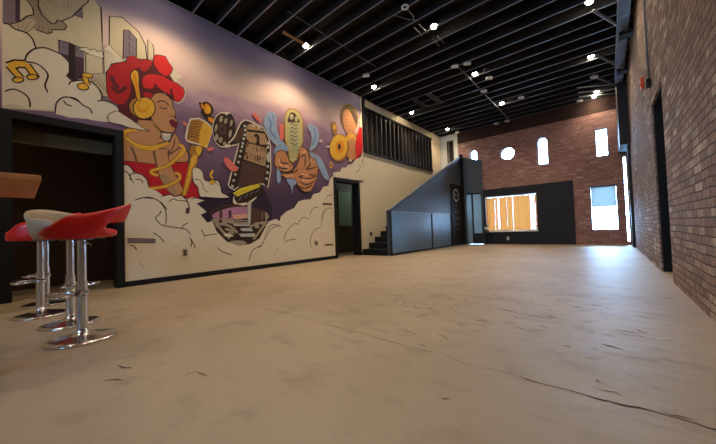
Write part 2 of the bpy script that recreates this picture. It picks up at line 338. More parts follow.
# ------------------------------------------------------------------ far wall
ff = lambda u, v, d: (u, YF+d, v)
arch = lambda x0, x1, z0, z1, n=10: [(x0, z0), (x1, z0)]+[((x0+x1)/2+(x1-x0)/2*math.cos(math.pi*i/n), z1-(x1-x0)/2+(x1-x0)/2*math.sin(math.pi*i/n)) for i in range(n+1)]
circ = lambda x, z, r, n=28: [(x+r*math.cos(2*math.pi*i/n), z+r*math.sin(2*math.pi*i/n)) for i in range(n)]
WIN = [('window_1', rect(-3.86, -2.02, .53, 1.95)), ('window_2', rect(-.455, .255, .475, 1.98)), ('window_3', rect(-.235, .10, 2.955, 3.89)), ('window_4', arch(-1.925, -1.585, 2.95, 3.98)), ('window_5', circ(-2.95, 3.62, .265)), ('window_6', arch(-4.43, -4.13, 3.0, 4.03)), ('window_8', rect(.43, .505, .10, 2.85))]
VEST = rect(-4.62, -4.0, 0.0, 2.12)
bm = bmesh.new(); holed(bm, rect(-4.93, XR+.35, -.15, 4.42), [w[1] for w in WIN]+[rect(-4.62, -4.0, -.1, 2.12)], ff, .3)
struct('wall_far', bm, M_brick_f)
bm = bmesh.new(); box(bm, -4.93, XR+.35, YF, YF+.3, 4.42, ZD); struct('trim_3', bm, M_brick_dark)
bm = bmesh.new(); holed(bm, rect(-8.3, -4.93, -.15, ZD), [rect(-5.40, -5.13, 3.68, 4.62)], ff, .3); struct('wall_far_left', bm, mat('white_paint', (214, 214, 212), .7))
bm = bmesh.new(); box(bm, -5.40, -5.13, YF+.2, YF+.25, 3.68, 4.62); w7 = emp_struct('window_7', (0, 0, 0)); obj('pane', bm, mat('dark_glass', (60, 48, 44), .2), w7)
bm = bmesh.new(); holed(bm, rect(-5.42, -5.11, 3.66, 4.64), [rect(-5.385, -5.145, 3.695, 4.605)], lambda u, v, d: (u, YF-.015+d, v), .06); obj('window_frame', bm, mat('brown_frame', (74, 58, 50), .5), w7)
def inset(L, k):
    cx = sum(p[0] for p in L)/len(L); cz = sum(p[1] for p in L)/len(L); w = max(p[0] for p in L)-min(p[0] for p in L); h = max(p[1] for p in L)-min(p[1] for p in L)
    return [(cx+(p[0]-cx)*(1-2*k/w), cz+(p[1]-cz)*(1-2*k/h)) for p in L]
for n, L in WIN:
    w = emp_struct(n, (0, 0, 0)); wm = {'window_1': M_white, 'window_2': mat('grey_frame', (70, 78, 80), .5)}.get(n, mat('pale_frame', (170, 180, 186), .5))
    bm = bmesh.new(); holed(bm, L, [inset(L, .03 if n != 'window_8' else .008)], lambda u, v, d: (u, YF+.10+d, v), .06); obj('window_frame', bm, wm, w)
    bm = bmesh.new(); holed(bm, inset(L, .03 if n != 'window_8' else .008), [], lambda u, v, d: (u, YF+.125+d, v), .008); obj('pane', bm, M_glass, w)
# black panelled part of the far wall
bm = bmesh.new(); holed(bm, rect(-3.93, -.90, 0, 2.25), [rect(-3.86, -2.02, .53, 1.95)], lambda u, v, d: (u, YF-.04+d, v), .038); struct('trim_4', bm, M_navy)
bm = bmesh.new(); box(bm, -3.88, -2.0, YF-.10, YF-.03, .49, .53); struct('window_sill', bm, M_white)
# yellow vertical blinds
vb = thing('vertical_blinds', 'yellow vertical slat blinds glowing in the wide window of the black wall', 'blinds', (-3.86, YF+.05, .56))
bm = bmesh.new(); box(bm, .01, 1.83, -.03, .02, 1.34, 1.385); obj('head_rail', bm, M_white, vb)
sm = None
for i in range(33):
    x = .04+i*.0553; ang = random.choice((-.15, .1, .2, .45, -.4, .0, .75))
    if sm is None:
        bm = bmesh.new(); n = 5
        for k in range(n):
            a, b = -.030+.060*k/n, -.030+.060*(k+1)/n; fa, fb = -.012*(1-(a/.0285)**2), -.012*(1-(b/.0285)**2)
            bm.faces.new([bm.verts.new(p) for p in ((a, fa, 0), (b, fb, 0), (b, fb, 1.335), (a, fa, 1.335))])
        bmesh.ops.remove_doubles(bm, verts=bm.verts, dist=1e-4)
        sm = obj('slat', bm, M_blind, vb, smooth=True); o = sm
    else: o = sm.copy(); COL.objects.link(o); o.parent = vb
    o.location = (x, -.005, 0); o.rotation_euler = (0, 0, ang)
# shade in the right window
rs = thing('roller_blind', 'pale translucent shade pulled halfway down the lower right window', 'blind', (-.10, YF+.06, 1.28))
bm = bmesh.new(); bm.faces.new([bm.verts.new(p) for p in ((-.32, 0, 0), (.32, 0, 0), (.32, 0, .64), (-.32, 0, .64))]); obj('shade_fabric', bm, M_shade, rs)
bm = bmesh.new(); tube(bm, (-.33, 0, .655), (.33, 0, .655), .02); obj('roller', bm, M_steel, rs)
bm = bmesh.new(); box(bm, -.32, .32, -.006, .008, -.02, 0); obj('bottom_bar', bm, M_white, rs)
# daylight lit yard outside
bm = bmesh.new(); box(bm, -14, 14, YF+.36, 30, -.35, -.15); struct('ground_outside', bm, mat('pale_paving', (200, 204, 206), .9))
# ------------------------------------------------------------------ near wall and ceiling
bm = bmesh.new(); holed(bm, rect(-8.4, 1.0, -.15, ZD), [rect(-1.5, -.3, 1.9, 3.5)], lambda u, v, d: (u, YN-d, v), .2); struct('wall_near', bm, M_cream)
w9 = emp_struct('window_unseen_fill', (0, 0, 0))  # unseen window added behind the camera for cool fill light
bm = bmesh.new(); holed(bm, rect(-1.5, -.3, 1.9, 3.5), [rect(-1.44, -.93, 1.96, 3.44), rect(-.87, -.36, 1.96, 3.44)], lambda u, v, d: (u, YN-.08-d, v), .06); obj('window_frame', bm, M_black, w9)
bm = bmesh.new(); box(bm, -1.44, -.36, YN-.12, YN-.11, 1.96, 3.44); obj('pane', bm, M_glass, w9)
bm = bmesh.new(); box(bm, -8.4, XR+.5, YN-.2, YF+.35, ZD, ZD+.12); ceil = struct('ceiling', bm, M_ceil)
jo = None; k = 0; y = 12.62
while y > YN+.2:
    if jo is None:
        bm = bmesh.new(); L0, L1 = XL-.0, XR
        box(bm, L0+.01, L1-.01, -.008, .008, ZC+.006-5, ZD-5); box(bm, L0+.01, L1-.01, -.012, .012, ZC-5, ZC+.006-5, 1)
        jo = obj('joist', bm, [M_ceil, M_flange], ceil); jo.location = (0, y, 5)
    else: c = jo.copy(); COL.objects.link(c); c.parent = ceil; c.location = (0, y, 5)
    y -= .4375
# ------------------------------------------------------------------ staircase and its black parapet
XS = -4.713
st = thing('staircase', 'black steps climbing behind the dark parapet wall beside the doorway', 'stairs', (-5.22, 6.83, 0))
t0 = None; SW = (XS-.10-XL)/2-.004
for i in range(16):
    if t0 is None:
        bm = bmesh.new(); box(bm, -SW, SW, 0, .34, -.175, 0); t0 = obj('step', bm, M_black, st, bevel=.008); o = t0
    else: o = t0.copy(); COL.objects.link(o); o.parent = st
    o.location = ((XL+.002+XS-.10)/2+5.22, i*.315, .175*(i+1))
YE = 12.40
bm = bmesh.new()
prof = [(6.86, 0), (YE, 0), (YE, 3.74), (6.98, 1.30), (6.86, 1.25)]
holed(bm, prof, [], lambda u, v, d: (XS-d, u, v), .10); struct('wall_stair_parapet', bm, M_slate)
# angled end wall with glazed vestibule door
P0, P1 = Vector((XS, YE)), Vector((-3.93, YF-.05)); dv = (P1-P0); LN = dv.length; dv.normalize(); nv = Vector((dv.y, -dv.x))
fa = lambda u, v, d: (P0.x+dv.x*u-nv.x*d, P0.y+dv.y*u-nv.y*d, v)
bm = bmesh.new(); holed(bm, [(0, 0), (LN, 0), (LN, 3.50), (0, 3.74)], [rect(.13, LN-.06, .0001, 2.16)], fa, .08); struct('wall_vestibule', bm, M_slate)
d5 = emp_struct('door_5', (0, 0, 0))
bm = bmesh.new(); holed(bm, rect(.13, LN-.06, .01, 2.16), [rect(.16, .35, .06, 2.10), rect(.42, LN-.09, .46, 2.10)], lambda u, v, d: fa(u, v, d+.01), .05); obj('door_frame', bm, M_navy, d5)
bm = bmesh.new(); holed(bm, rect(.16, .35, .06, 2.10), [], lambda u, v, d: fa(u, v, d+.03), .008); obj('pane', bm, M_tint, d5)
bm = bmesh.new(); holed(bm, rect(.42, LN-.09, .46, 2.10), [], lambda u, v, d: fa(u, v, d+.03), .008); obj('pane', bm, M_tint, d5)
bm = bmesh.new(); tube(bm, fa(.39, .85, -.05), fa(.39, 1.25, -.05), .012); tube(bm, fa(.39, .87, -.05), fa(.39, .87, .02), .008); tube(bm, fa(.39, 1.23, -.05), fa(.39, 1.23, .02), .008); obj('door_handle', bm, M_chrome, d5)
bm = bmesh.new(); box(bm, -.05, .06, -.07, .05, 0, 3.84); cp = struct('trim_5', bm, M_black, loc=(XS+.02, YE-.02, 0))
# cladding along the foot of the parapet
cl = thing('stair_cladding', 'row of dark sheet metal panels along the foot of the stair parapet', 'wall panel', (XS, 6.9, 0))
for y0, y1 in ((.03, 2.50), (2.58, 4.13)):
    bm = bmesh.new(); box(bm, .002, .016, y0, y1, .06, 1.25); obj('metal_sheet', bm, M_sheet, cl, bevel=.003)
for y0, y1 in ((-.04, .03), (2.5, 2.58), (4.13, 4.2)): bm = bmesh.new(); box(bm, .002, .028, y0, y1, 0, 1.25); obj('upright_strip', bm, M_black, cl)
for y0, y1 in ((.03, 2.5), (2.58, 4.13)): bm = bmesh.new(); box(bm, .002, .028, y0, y1, 0, .06); obj('kick_strip', bm, M_black, cl)
bm = bmesh.new(); box(bm, .002, .022, .03, 4.2, 1.25, 1.275); obj('cap_strip', bm, M_steel, cl)
bm = bmesh.new(); p = [(-.02, 1.25), (.12, 1.30), (YE-6.86-.05, 3.72)]
for a, b in zip(p, p[1:]):
    vs = [bm.verts.new((x, y, z)) for (y, z) in (a, b) for x in (-.11, .012) for z in (z, z+.03)]
    for f in ((0, 1, 3, 2), (4, 6, 7, 5), (0, 4, 5, 1), (2, 3, 7, 6), (0, 2, 6, 4), (1, 5, 7, 3)): bm.faces.new([vs[i] for i in f])
o = struct('trim_6', bm, M_steel, loc=(XS, 6.86, .002))
# notice board with ring emblem
nb = thing('notice_board', 'tall black board with white ring emblem and lines of faint writing', 'sign', (XS+.002, 11.16, .02))

bm = bmesh.new(); tube(bm, (.03, .5, 2.02), (.034, .5, 2.02), .25, 36); tube(bm, (.034, .5, 2.02), (.0355, .5, 2.02), .215, 36, 1)
for i, (dz, w) in enumerate(((.0, .26),)):
    for k in range(5):
        y = .5-w/2+w*k/5; box(bm, .0355, .037, y, y+w/5*.55, 2.02+dz-.018, 2.02+dz+.018, 0)
obj('ring_emblem', bm, [mat('chalk_white', (206, 214, 220), .6), M_black], nb)
bm = bmesh.new(); box(bm, 0, .03, 0, 1.08, 0, 2.46); rr = random.Random(4)
for z, w in ((1.62, .16), (1.56, .16), (1.36, .5), (1.30, .45), (1.12, .7), (1.06, .62), (1.0, .55), (.86, .66), (.8, .6), (.62, .4)):
    y = .5-w/2
    while y < .5+w/2:
        l = rr.uniform(.03, .09); box(bm, .030, .0315, y, min(y+l, .5+w/2), z, z+.016, 1); y += l+.025
obj('board', bm, [M_black, mat('faint_chalk', (104, 108, 116), .7)], nb)
# ------------------------------------------------------------------ mural
PAL = dict(night=(44, 28, 46), build=(206, 188, 152), mauve=(126, 108, 116), plum=(74, 46, 58), ink=(48, 30, 22), dove=(190, 170, 138), brown=(104, 78, 56), dovedk=(160, 142, 116), cream=(222, 206, 176), gold=(228, 172, 50), wine=(92, 26, 28), red=(176, 26, 32), scarlet=(212, 34, 36), skin=(196, 138, 92), crimson=(186, 22, 34), tan=(170, 134, 94), silver=(186, 182, 168), lips=(128, 26, 40), golddk=(170, 116, 44), amber=(222, 140, 24), umber=(78, 52, 40), yellow=(214, 188, 50), rose=(176, 120, 146), peach=(222, 164, 118), salmon=(226, 112, 96), olive=(190, 178, 116), sage=(176, 172, 128), haze=(142, 162, 190), blue=(88, 106, 150), fist=(196, 132, 84), olivedk=(110, 92, 52))
pk = list(PAL); bm = bmesh.new()
holed(bm, [(-.15, 2.43), (1.075, 2.43), (1.075, .085), (5.655, .085), (5.655, 2.23), (6.755, 2.23), (6.99, 2.23), (6.99, ZC+.01), (-.15, ZC+.01)], [], lambda u, v, d: (XL+.001-d, u, v), .0008, 0)
MURAL = """night|0|433,345,464,297,510,293,584,337,702,352,723,313,745,269,743,223,731,193,566,180,462,195,435,230,463,243,435,257,443,283
build|0|-26,950,138,976,152,872,167,858,168,726,169,652,180,638,175,592,170,569,76,508,-26,489
mauve|0|-24,857,-4,870,-4,723,-16,710,-25,708
plum|0|-4,870,4,876,4,729,-4,723
mauve|0|102,798,124,832,124,800,116,801
ink|0.0105|102,798,124,832,124,800,116,801,102,798
dove|0|41,869,36,791,37,783,43,767,55,756,66,751,72,766,81,769,102,793,116,821,136,856,141,879,131,928
ink|0.0126|41,869,36,791,37,783,43,767,55,756,66,751,72,766,81,769,102,793,116,821,136,856,141,879,131,928,41,869
brown|0.015|49,811,64,801
brown|0.015|55,815,75,804
brown|0.015|45,802,57,784
brown|0.015|84,819,88,805
brown|0.015|93,837,95,815
brown|0.015|38,786,53,766
dovedk|0|-15,709,4,728,16,748,28,759,26,776,15,793,36,805,36,785,42,767,61,750,70,759,72,767,84,768,91,760,87,747,61,734,62,727,53,719,32,719,28,725,14,702,8,701,-3,702
ink|0.014|-15,709,4,728,16,748,28,759,26,776,15,793,36,805,36,785,42,767,61,750,70,759,72,767,84,768,91,760,87,747,61,734,62,727,53,719,32,719,28,725,14,702,8,701,-3,702,-15,709
dove|0|8,703,5,703,0,703,-3,703,-7,704,-11,706,-12,709,-8,714,0,720,6,726,11,732,14,738,18,743,23,745,27,746,30,744,31,740,30,734,28,726,24,718,19,709,14,703,12,701,10,702
brown|0.015|11,728,6,708
brown|0.015|0,718,2,705
brown|0.015|22,737,11,707
brown|0.015|38,733,36,721
brown|0.015|47,734,43,719
brown|0.015|55,736,55,723
cream|0|-26,707,-16,710,-3,704,14,702,25,691,31,669,48,677,65,676,83,670,97,650,99,632,90,615,99,606,118,617,135,618,157,601,166,586,163,570,177,571,196,565,213,546,233,530,252,528,267,509,241,508,210,506,207,514,169,505,146,503,132,504,96,498,91,498,67,501,67,510,52,509,36,504,22,506,15,501,2,505,-11,504,-20,499,-26,492
mauve|0|75,712,97,713,127,710,126,638,126,618,118,617,99,606,89,615,99,639,93,658,76,673
plum|0|76,674,126,683,126,618,118,617,99,606,88,615,99,639,93,658
ink|0.0174|75,672,75,712,97,713,127,710
ink|0.07|101,713,101,608
ink|0.0116|77,693,127,695
ink|0.0116|91,656,126,659
cream|0|111,700,113,703,118,708,123,712,127,715,130,716,133,716,135,715,137,713,139,713,142,715,146,718,149,720,152,719,154,716,157,715,160,718,164,722,167,723,169,716,171,706,169,698,164,695,156,695,148,695,140,697,132,701,126,703,119,702,114,700
ink|0.0105|111,700,113,703,118,708,123,712,127,715,130,716,133,716,135,715,137,713,139,713,142,715,146,718,149,720,152,719,154,716,157,715,160,718,164,722,167,723,169,716,171,706,169,698,164,695,156,695,148,695,140,697,132,701,126,703,119,702,114,700,111,700
build|0|130,698,168,699,169,651,130,637
ink|0.0126|130,698,168,699,169,651,130,637,130,698
ink|0.0174|150,872,165,857,167,793,168,727
build|0|185,840,217,853,259,827,277,792,283,710,183,691
ink|0.0154|185,840,217,853,259,827,277,792,283,710,183,691,185,840
build|0|284,814,298,803,301,785,300,754,283,746
ink|0.0126|284,814,298,803,301,785,300,754,283,746,284,814
mauve|0|220,814,233,820,253,801,252,735,217,720
ink|0.014|220,814,233,820,253,801,252,735,217,720,220,814
ink|0.0203|234,820,233,727
ink|0.01276|219,797,253,788
ink|0.01276|218,775,253,765
ink|0.01276|218,753,252,743
ink|0.01276|218,732,252,720
cream|0|171,735,183,750,220,714,187,673,173,654,171,688
ink|0.0084|171,735,183,750,220,714,187,673,173,654,171,688,171,735
brown|0.012|171,732,178,670
brown|0.012|174,731,185,678
brown|0.012|176,730,192,686
brown|0.012|179,729,199,695
brown|0.012|182,728,206,703
brown|0.012|184,727,213,711
dove|0|137,639,178,658,179,623,182,586,166,582,157,605,142,623
ink|0.0084|137,639,178,658,179,623,182,586,166,582,157,605,142,623,137,639
brown|0.012|140,633,162,610
brown|0.012|145,635,166,607
brown|0.012|150,637,170,603
brown|0.012|155,638,173,599
brown|0.012|160,640,177,596
mauve|0|166,580,170,583,176,584,182,586,187,587,192,588,197,587,201,582,204,575,203,570,198,569,189,570,180,571,174,571,169,570,166,570,164,573,164,577
ink|0.007|166,580,170,583,176,584,182,586,187,587,192,588,197,587,201,582,204,575,203,570,198,569,189,570,180,571,174,571,169,570,166,570,164,573,164,577,166,580
ink|0.01624|-23,531,-19,535,-14,540,-9,543,-4,544,1,543,6,541,10,539,14,535,17,531,19,527,20,522,21,518,21,513,21,508,20,504
ink|0.01624|67,501,67,509,68,520,69,530,72,537,76,544,80,549,85,553,90,555,96,556,104,554,112,551,117,548
ink|0.01624|83,544,84,541,87,537,89,534,93,533,98,532,101,531
ink|0.01624|13,625,13,628,13,632,14,637,16,645,21,654,26,662,33,669,41,674,48,677,55,678,60,677,66,676,72,675,78,673,83,671,89,665,94,658,98,651,100,645,100,638,99,632,97,626,93,619,90,615
ink|0.01624|2,619,9,621,18,625,26,627,32,627,37,625,42,622,47,617,51,612,54,604,53,595,50,584,48,574,49,566,52,559,53,554
ink|0.01624|26,688,32,670
ink|0.01624|-24,707,-22,708,-19,709,-16,710,-12,708,-8,704,-3,702,2,702,8,703,14,702,19,700,23,695,26,690,28,683,30,674,31,668
ink|0.01624|97,558,100,557,105,557,110,556,114,552,118,547,122,543,128,540,134,538,139,535,141,530,142,525,142,522
ink|0.01624|199,529,200,532,201,536,203,539,205,542,208,544,210,545
ink|0.01624|97,600,100,603,105,606,111,610,119,614,128,617,137,618,145,616,152,611,157,605,161,599,164,593,166,587,166,581,165,574,165,570
ink|0.01624|93,590,95,594,97,600,101,605,107,609,113,612,118,614
ink|0.01624|154,563,158,565,162,568,167,570,172,571,177,571,183,570,189,568,196,565,202,560,206,555,209,548,213,542,220,537,228,533,236,530,242,529,248,529,253,528,259,522,264,514,268,509
ink|0.11|-14,600,-2,612,15,618
ink|0.088|-14,602,5,577
ink|0.088|15,618,32,588
gold|0.07|-14,600,-2,612,15,618
gold|0.056|-14,602,5,577
gold|0.056|15,618,32,588
gold|0|10,574,9,571,6,567,2,564,-2,563,-6,563,-8,564,-9,567,-8,570,-6,574,-2,577,2,578,6,578,9,577
ink|0.014|10,574,9,571,6,567,2,564,-2,563,-6,563,-8,564,-9,567,-8,570,-6,574,-2,577,2,578,6,578,9,577,10,574
gold|0|35,591,34,587,31,584,27,581,22,579,19,579,16,581,15,583,16,587,19,591,23,593,27,595,31,595,34,594
ink|0.014|35,591,34,587,31,584,27,581,22,579,19,579,16,581,15,583,16,587,19,591,23,593,27,595,31,595,34,594,35,591
ink|0.08|126,633,133,605
gold|0.05|126,633,133,605
gold|0|136,597,134,593,130,589,125,587,120,586,115,588,113,591,112,596,114,600,118,604,123,606,128,607,132,605,135,602
ink|0.014|136,597,134,593,130,589,125,587,120,586,115,588,113,591,112,596,114,600,118,604,123,606,128,607,132,605,135,602,136,597
gold|0|120,632,123,635,128,638,132,640,137,641,142,641,145,640,145,637,145,633,142,630,138,628,132,627,127,626,124,627,121,630
ink|0.0105|120,632,123,635,128,638,132,640,137,641,142,641,145,640,145,637,145,633,142,630,138,628,132,627,127,626,124,627,121,630,120,632
wine|0|177,598,176,659,184,676,189,691,223,712,229,730,243,739,262,736,278,744,297,746,301,765,314,774,334,778,344,760,356,745,350,722,360,696,389,686,395,672,387,644,370,629,352,633,332,650,312,642,293,595,287,535,259,522,233,530,207,540,202,575,182,585
ink|0.014|177,598,176,659,184,676,189,691,223,712,229,730,243,739,262,736,278,744,297,746,301,765,314,774,334,778,344,760,356,745,350,722,360,696,389,686,395,672,387,644,370,629,352,633,332,650,312,642,293,595,287,535,259,522,233,530,207,540,202,575,182,585,177,598
red|0|178,656,179,664,182,669,184,674,185,679,187,684,190,688,195,693,202,698,209,702,214,706,218,709,223,710,227,708,231,705,234,700,236,695,238,688,238,680,238,668,237,655,235,642,235,629,234,616,232,604,228,592,222,581,216,573,210,570,203,570,196,571,191,572,186,575,182,580,179,589,178,601,177,614,177,628,177,643
wine|0.06|189,653,190,648,191,640,193,634,197,628,202,623,205,620
wine|0.05|189,620,193,615,199,609,205,608,212,614,220,625,225,632
red|0|226,715,226,720,228,726,230,731,234,734,238,737,243,739,249,739,255,738,259,735,261,728,262,720,261,713,259,708,255,704,250,700,246,695,241,690,237,688,234,690,231,695,229,700,227,705,226,710
red|0|263,732,267,736,272,740,278,743,284,744,291,745,295,743,296,738,294,732,290,724,286,716,280,707,275,701,270,699,266,701,263,704,260,708,259,713,258,719,259,723,260,728
scarlet|0|300,738,299,746,299,756,301,763,304,768,308,772,314,774,320,776,328,777,334,776,338,772,341,766,344,760,349,755,353,751,356,745,354,737,351,727,347,719,343,714,338,710,334,708,328,709,321,711,316,714,313,717,311,720,308,724,305,728,302,732
wine|0.012|300,738,299,746,299,756,301,763,304,768,308,772,314,774,320,776,328,777,334,776,338,772,341,766,344,760,349,755,353,751,356,745,354,737,351,727,347,719,343,714,338,710,334,708,328,709,321,711,316,714,313,717,311,720,308,724,305,728,302,732,300,738
scarlet|0|266,662,266,668,267,675,270,682,274,688,279,693,287,698,298,702,311,705,323,706,332,705,339,702,347,700,354,698,361,697,368,695,375,692,383,688,389,684,393,680,394,675,394,669,393,661,390,652,387,644,382,638,376,632,370,629,365,630,360,633,356,636,353,640,350,644,346,647,340,649,332,650,325,652,320,655,315,659,309,660,301,656,291,649,283,645,278,644,273,646,270,648,268,652,267,656
wine|0.012|266,662,266,668,267,675,270,682,274,688,279,693,287,698,298,702,311,705,323,706,332,705,339,702,347,700,354,698,361,697,368,695,375,692,383,688,389,684,393,680,394,675,394,669,393,661,390,652,387,644,382,638,376,632,370,629,365,630,360,633,356,636,353,640,350,644,346,647,340,649,332,650,325,652,320,655,315,659,309,660,301,656,291,649,283,645,278,644,273,646,270,648,268,652,267,656,266,662
wine|0.05|302,669,303,666,304,661,306,657,309,655,313,653,315,652
wine|0.04|351,671,351,667,351,661,351,655,353,649,356,643,358,639
red|0|272,630,280,632,290,634,296,633,295,628,291,619,287,614,281,613,275,615,271,617,269,621,270,626
cream|0.018|356,625,361,625,367,625,374,626,379,631,384,637,388,644,392,652,395,662,397,670,396,676,393,681,391,685
cream|0|347,717,368,746,365,732,390,730,368,707,389,701,360,698
skin|0|212,380,213,468,218,485,241,497,257,511,254,533,296,541,317,519,319,489,332,464,360,490,395,462,401,415,305,390,258,388
crimson|0|212,393,229,394,250,395,305,395,350,407,401,419,399,382,412,353,431,331,438,293,407,281,365,289,314,286,280,307,265,352,241,364,227,380,212,383
ink|0.0105|212,393,229,394,250,395,305,395,350,407,401,419,399,382,412,353,431,331,438,293,407,281,365,289,314,286,280,307,265,352,241,364,227,380,212,383,212,393
skin|0|289,613,300,634,317,645,338,642,354,628,354,606,363,593,363,580,358,572,367,560,369,548,363,534,356,516,333,511,314,514,298,531,287,556
ink|0.0112|289,613,300,634,317,645,338,642,354,628,354,606,363,593,363,580,358,572,367,560,369,548,363,534,356,516,333,511,314,514,298,531,287,556,289,613
tan|0|293,540,294,537,299,529,304,523,308,518,313,515,318,512,326,511,335,511,339,509,334,502,325,495,318,492,317,497,318,506,317,516,309,525,299,535
skin|0|299,449,302,457,307,465,314,471,322,474,332,474,340,476,345,483,348,491,350,499,354,505,357,510,360,513,363,512,366,508,369,503,371,498,374,492,375,486,375,480,374,474,372,467,367,460,360,453,354,447,347,442,341,438,337,433,337,426,339,419,340,414,338,411,335,409,329,408,321,406,311,403,303,404,299,411,296,420,295,430,295,436,296,443
ink|0.0105|299,449,302,457,307,465,314,471,322,474,332,474,340,476,345,483,348,491,350,499,354,505,357,510,360,513,363,512,366,508,369,503,371,498,374,492,375,486,375,480,374,474,372,467,367,460,360,453,354,447,347,442,341,438,337,433,337,426,339,419,340,414,338,411,335,409,329,408,321,406,311,403,303,404,299,411,296,420,295,430,295,436,296,443,299,449
skin|0|295,443,307,450,325,453,338,453,340,449,338,442,337,431,342,415,349,394,356,375,365,357,374,339,380,325,384,318,385,315,384,312,380,305,373,299,366,295,357,296,347,299,338,307,328,321,319,339,312,356,308,369,307,382,305,395,300,412,295,429
ink|0.0126|295,443,307,450,325,453,338,453,340,449,338,442,337,431,342,415,349,394,356,375,365,357,374,339,380,325,384,318,385,315,384,312,380,305,373,299,366,295,357,296,347,299,338,307,328,321,319,339,312,356,308,369,307,382,305,395,300,412,295,429,295,443
skin|0|340,431,343,436,349,441,355,446,364,455,374,464,383,469,389,468,395,462,399,454,402,444,403,432,400,422,391,417,379,415,367,413,358,411,350,409,345,411,341,416,339,424
ink|0.0084|340,431,343,436,349,441,355,446,364,455,374,464,383,469,389,468,395,462,399,454,402,444,403,432,400,422,391,417,379,415,367,413,358,411,350,409,345,411,341,416,339,424,340,431
tan|0|312,356,315,364,323,367,332,362,344,342,358,315,366,295,361,292,349,297,338,307,328,322,317,341
brown|0.03|233,444,236,438,240,429,243,420,246,410,248,400,250,392
brown|0.03|295,445,296,441,297,436,298,426,301,407,305,384,307,367
brown|0.02|360,497,359,488,357,476,354,464,349,453,343,444,338,437
brown|0.02|295,534,300,529,308,521,314,514,317,510,318,507,319,503,318,497,315,489,314,483
silver|0|348,498,346,491,342,485,337,481,331,480,325,482,322,486,320,492,322,499,326,505,331,509,337,510,343,509,346,504
ink|0.0105|348,498,346,491,342,485,337,481,331,480,325,482,322,486,320,492,322,499,326,505,331,509,337,510,343,509,346,504,348,498
cream|0|319,502,321,504,326,506,331,508,337,509,344,509,348,508,348,506,345,503,341,500,335,498,329,497,324,497,321,498,319,500
ink|0.0174|307,607,310,610,314,613,318,616,323,617,327,618,332,617,336,614,340,610,343,607
ink|0.01624|313,595,317,594,322,592,326,591,331,593,335,595,338,597
brown|0.015|315,598,331,602
lips|0|343,551,345,555,348,559,352,561,358,559,364,555,369,552,370,551,370,550,369,548,368,544,365,538,362,534,359,533,355,534,352,536,348,540,345,545
ink|0.007|343,551,345,555,348,559,352,561,358,559,364,555,369,552,370,551,370,550,369,548,368,544,365,538,362,534,359,533,355,534,352,536,348,540,345,545,343,551
ink|0.0087|347,550,368,548
ink|0.01044|342,574,344,573,348,572,352,571,356,572,361,573,364,574
brown|0.02|298,531,302,526,308,519,314,513,320,510,326,509,333,509,341,510,350,513,356,514
golddk|0.075|250,497,244,496,235,494,228,492,223,488,220,484,218,479,217,475,218,471,222,467,229,462,238,456,248,452,259,450,270,449,281,449,291,451,300,454,310,458,321,464,332,470,340,475
golddk|0.045|228,465,233,459,241,452,251,445,262,443,273,441,284,442,294,444,304,448,310,451
golddk|0.075|373,476,376,475,382,473,385,470,387,465,388,460,387,454,382,445,375,435,371,431,373,437,379,448,382,457
golddk|0.06|390,461,380,447,366,428,353,412,343,402,335,395,326,389,315,384,303,379,295,375,290,372,288,370,287,368,288,365,290,363,293,361,298,360,305,359,309,359
golddk|0.06|356,374,361,373,369,371,373,368,374,362,372,355,366,347,357,340,344,332,332,325,321,321,311,318,299,315,284,312,268,310,252,307,236,306,221,304,211,303
gold|0.045|250,497,244,496,235,494,228,492,223,488,220,484,218,479,217,475,218,471,222,467,229,462,238,456,248,452,259,450,270,449,281,449,291,451,300,454,310,458,321,464,332,470,340,475
gold|0.027|228,465,233,459,241,452,251,445,262,443,273,441,284,442,294,444,304,448,310,451
gold|0.045|373,476,376,475,382,473,385,470,387,465,388,460,387,454,382,445,375,435,371,431,373,437,379,448,382,457
gold|0.036|390,461,380,447,366,428,353,412,343,402,335,395,326,389,315,384,303,379,295,375,290,372,288,370,287,368,288,365,290,363,293,361,298,360,305,359,309,359
gold|0.036|356,374,361,373,369,371,373,368,374,362,372,355,366,347,357,340,344,332,332,325,321,321,311,318,299,315,284,312,268,310,252,307,236,306,221,304,211,303
golddk|0|298,571,290,556,277,545,261,540,247,543,235,552,230,566,231,581,239,596,251,608,266,613,282,611,294,602,300,588
ink|0.014|298,571,290,556,277,545,261,540,247,543,235,552,230,566,231,581,239,596,251,608,266,613,282,611,294,602,300,588,298,571
gold|0|301,575,294,558,282,546,269,540,256,541,247,549,242,563,243,579,250,595,261,608,274,615,287,614,297,606,302,592
ink|0.014|301,575,294,558,282,546,269,540,256,541,247,549,242,563,243,579,250,595,261,608,274,615,287,614,297,606,302,592,301,575
amber|0|283,580,279,571,273,564,265,560,258,561,253,566,250,573,251,582,255,591,261,599,268,602,276,602,281,597,284,589
gold|0|281,588,280,582,276,576,271,572,266,570,261,571,257,575,256,581,258,587,261,593,266,597,271,598,276,597,280,594
gold|0|236,679,239,685,243,692,247,695,250,696,254,694,257,688,258,676,258,659,258,644,260,630,261,617,262,608,260,601,257,597,254,598,251,607,248,622,245,635,242,646,239,655,236,664,235,670,235,674
ink|0.014|236,679,239,685,243,692,247,695,250,696,254,694,257,688,258,676,258,659,258,644,260,630,261,617,262,608,260,601,257,597,254,598,251,607,248,622,245,635,242,646,239,655,236,664,235,670,235,674,236,679
amber|0.05|245,684,246,675,248,662,250,648,252,634,254,619,255,609
cream|0|179,527,184,534,192,542,200,547,207,546,213,542,220,538,226,535,233,531,240,527,248,521,258,515,267,510,275,507,283,506,287,505,285,504,278,503,270,503,257,502,241,502,228,502,220,504,214,505,208,506,200,506,191,506,184,507,180,512,178,519
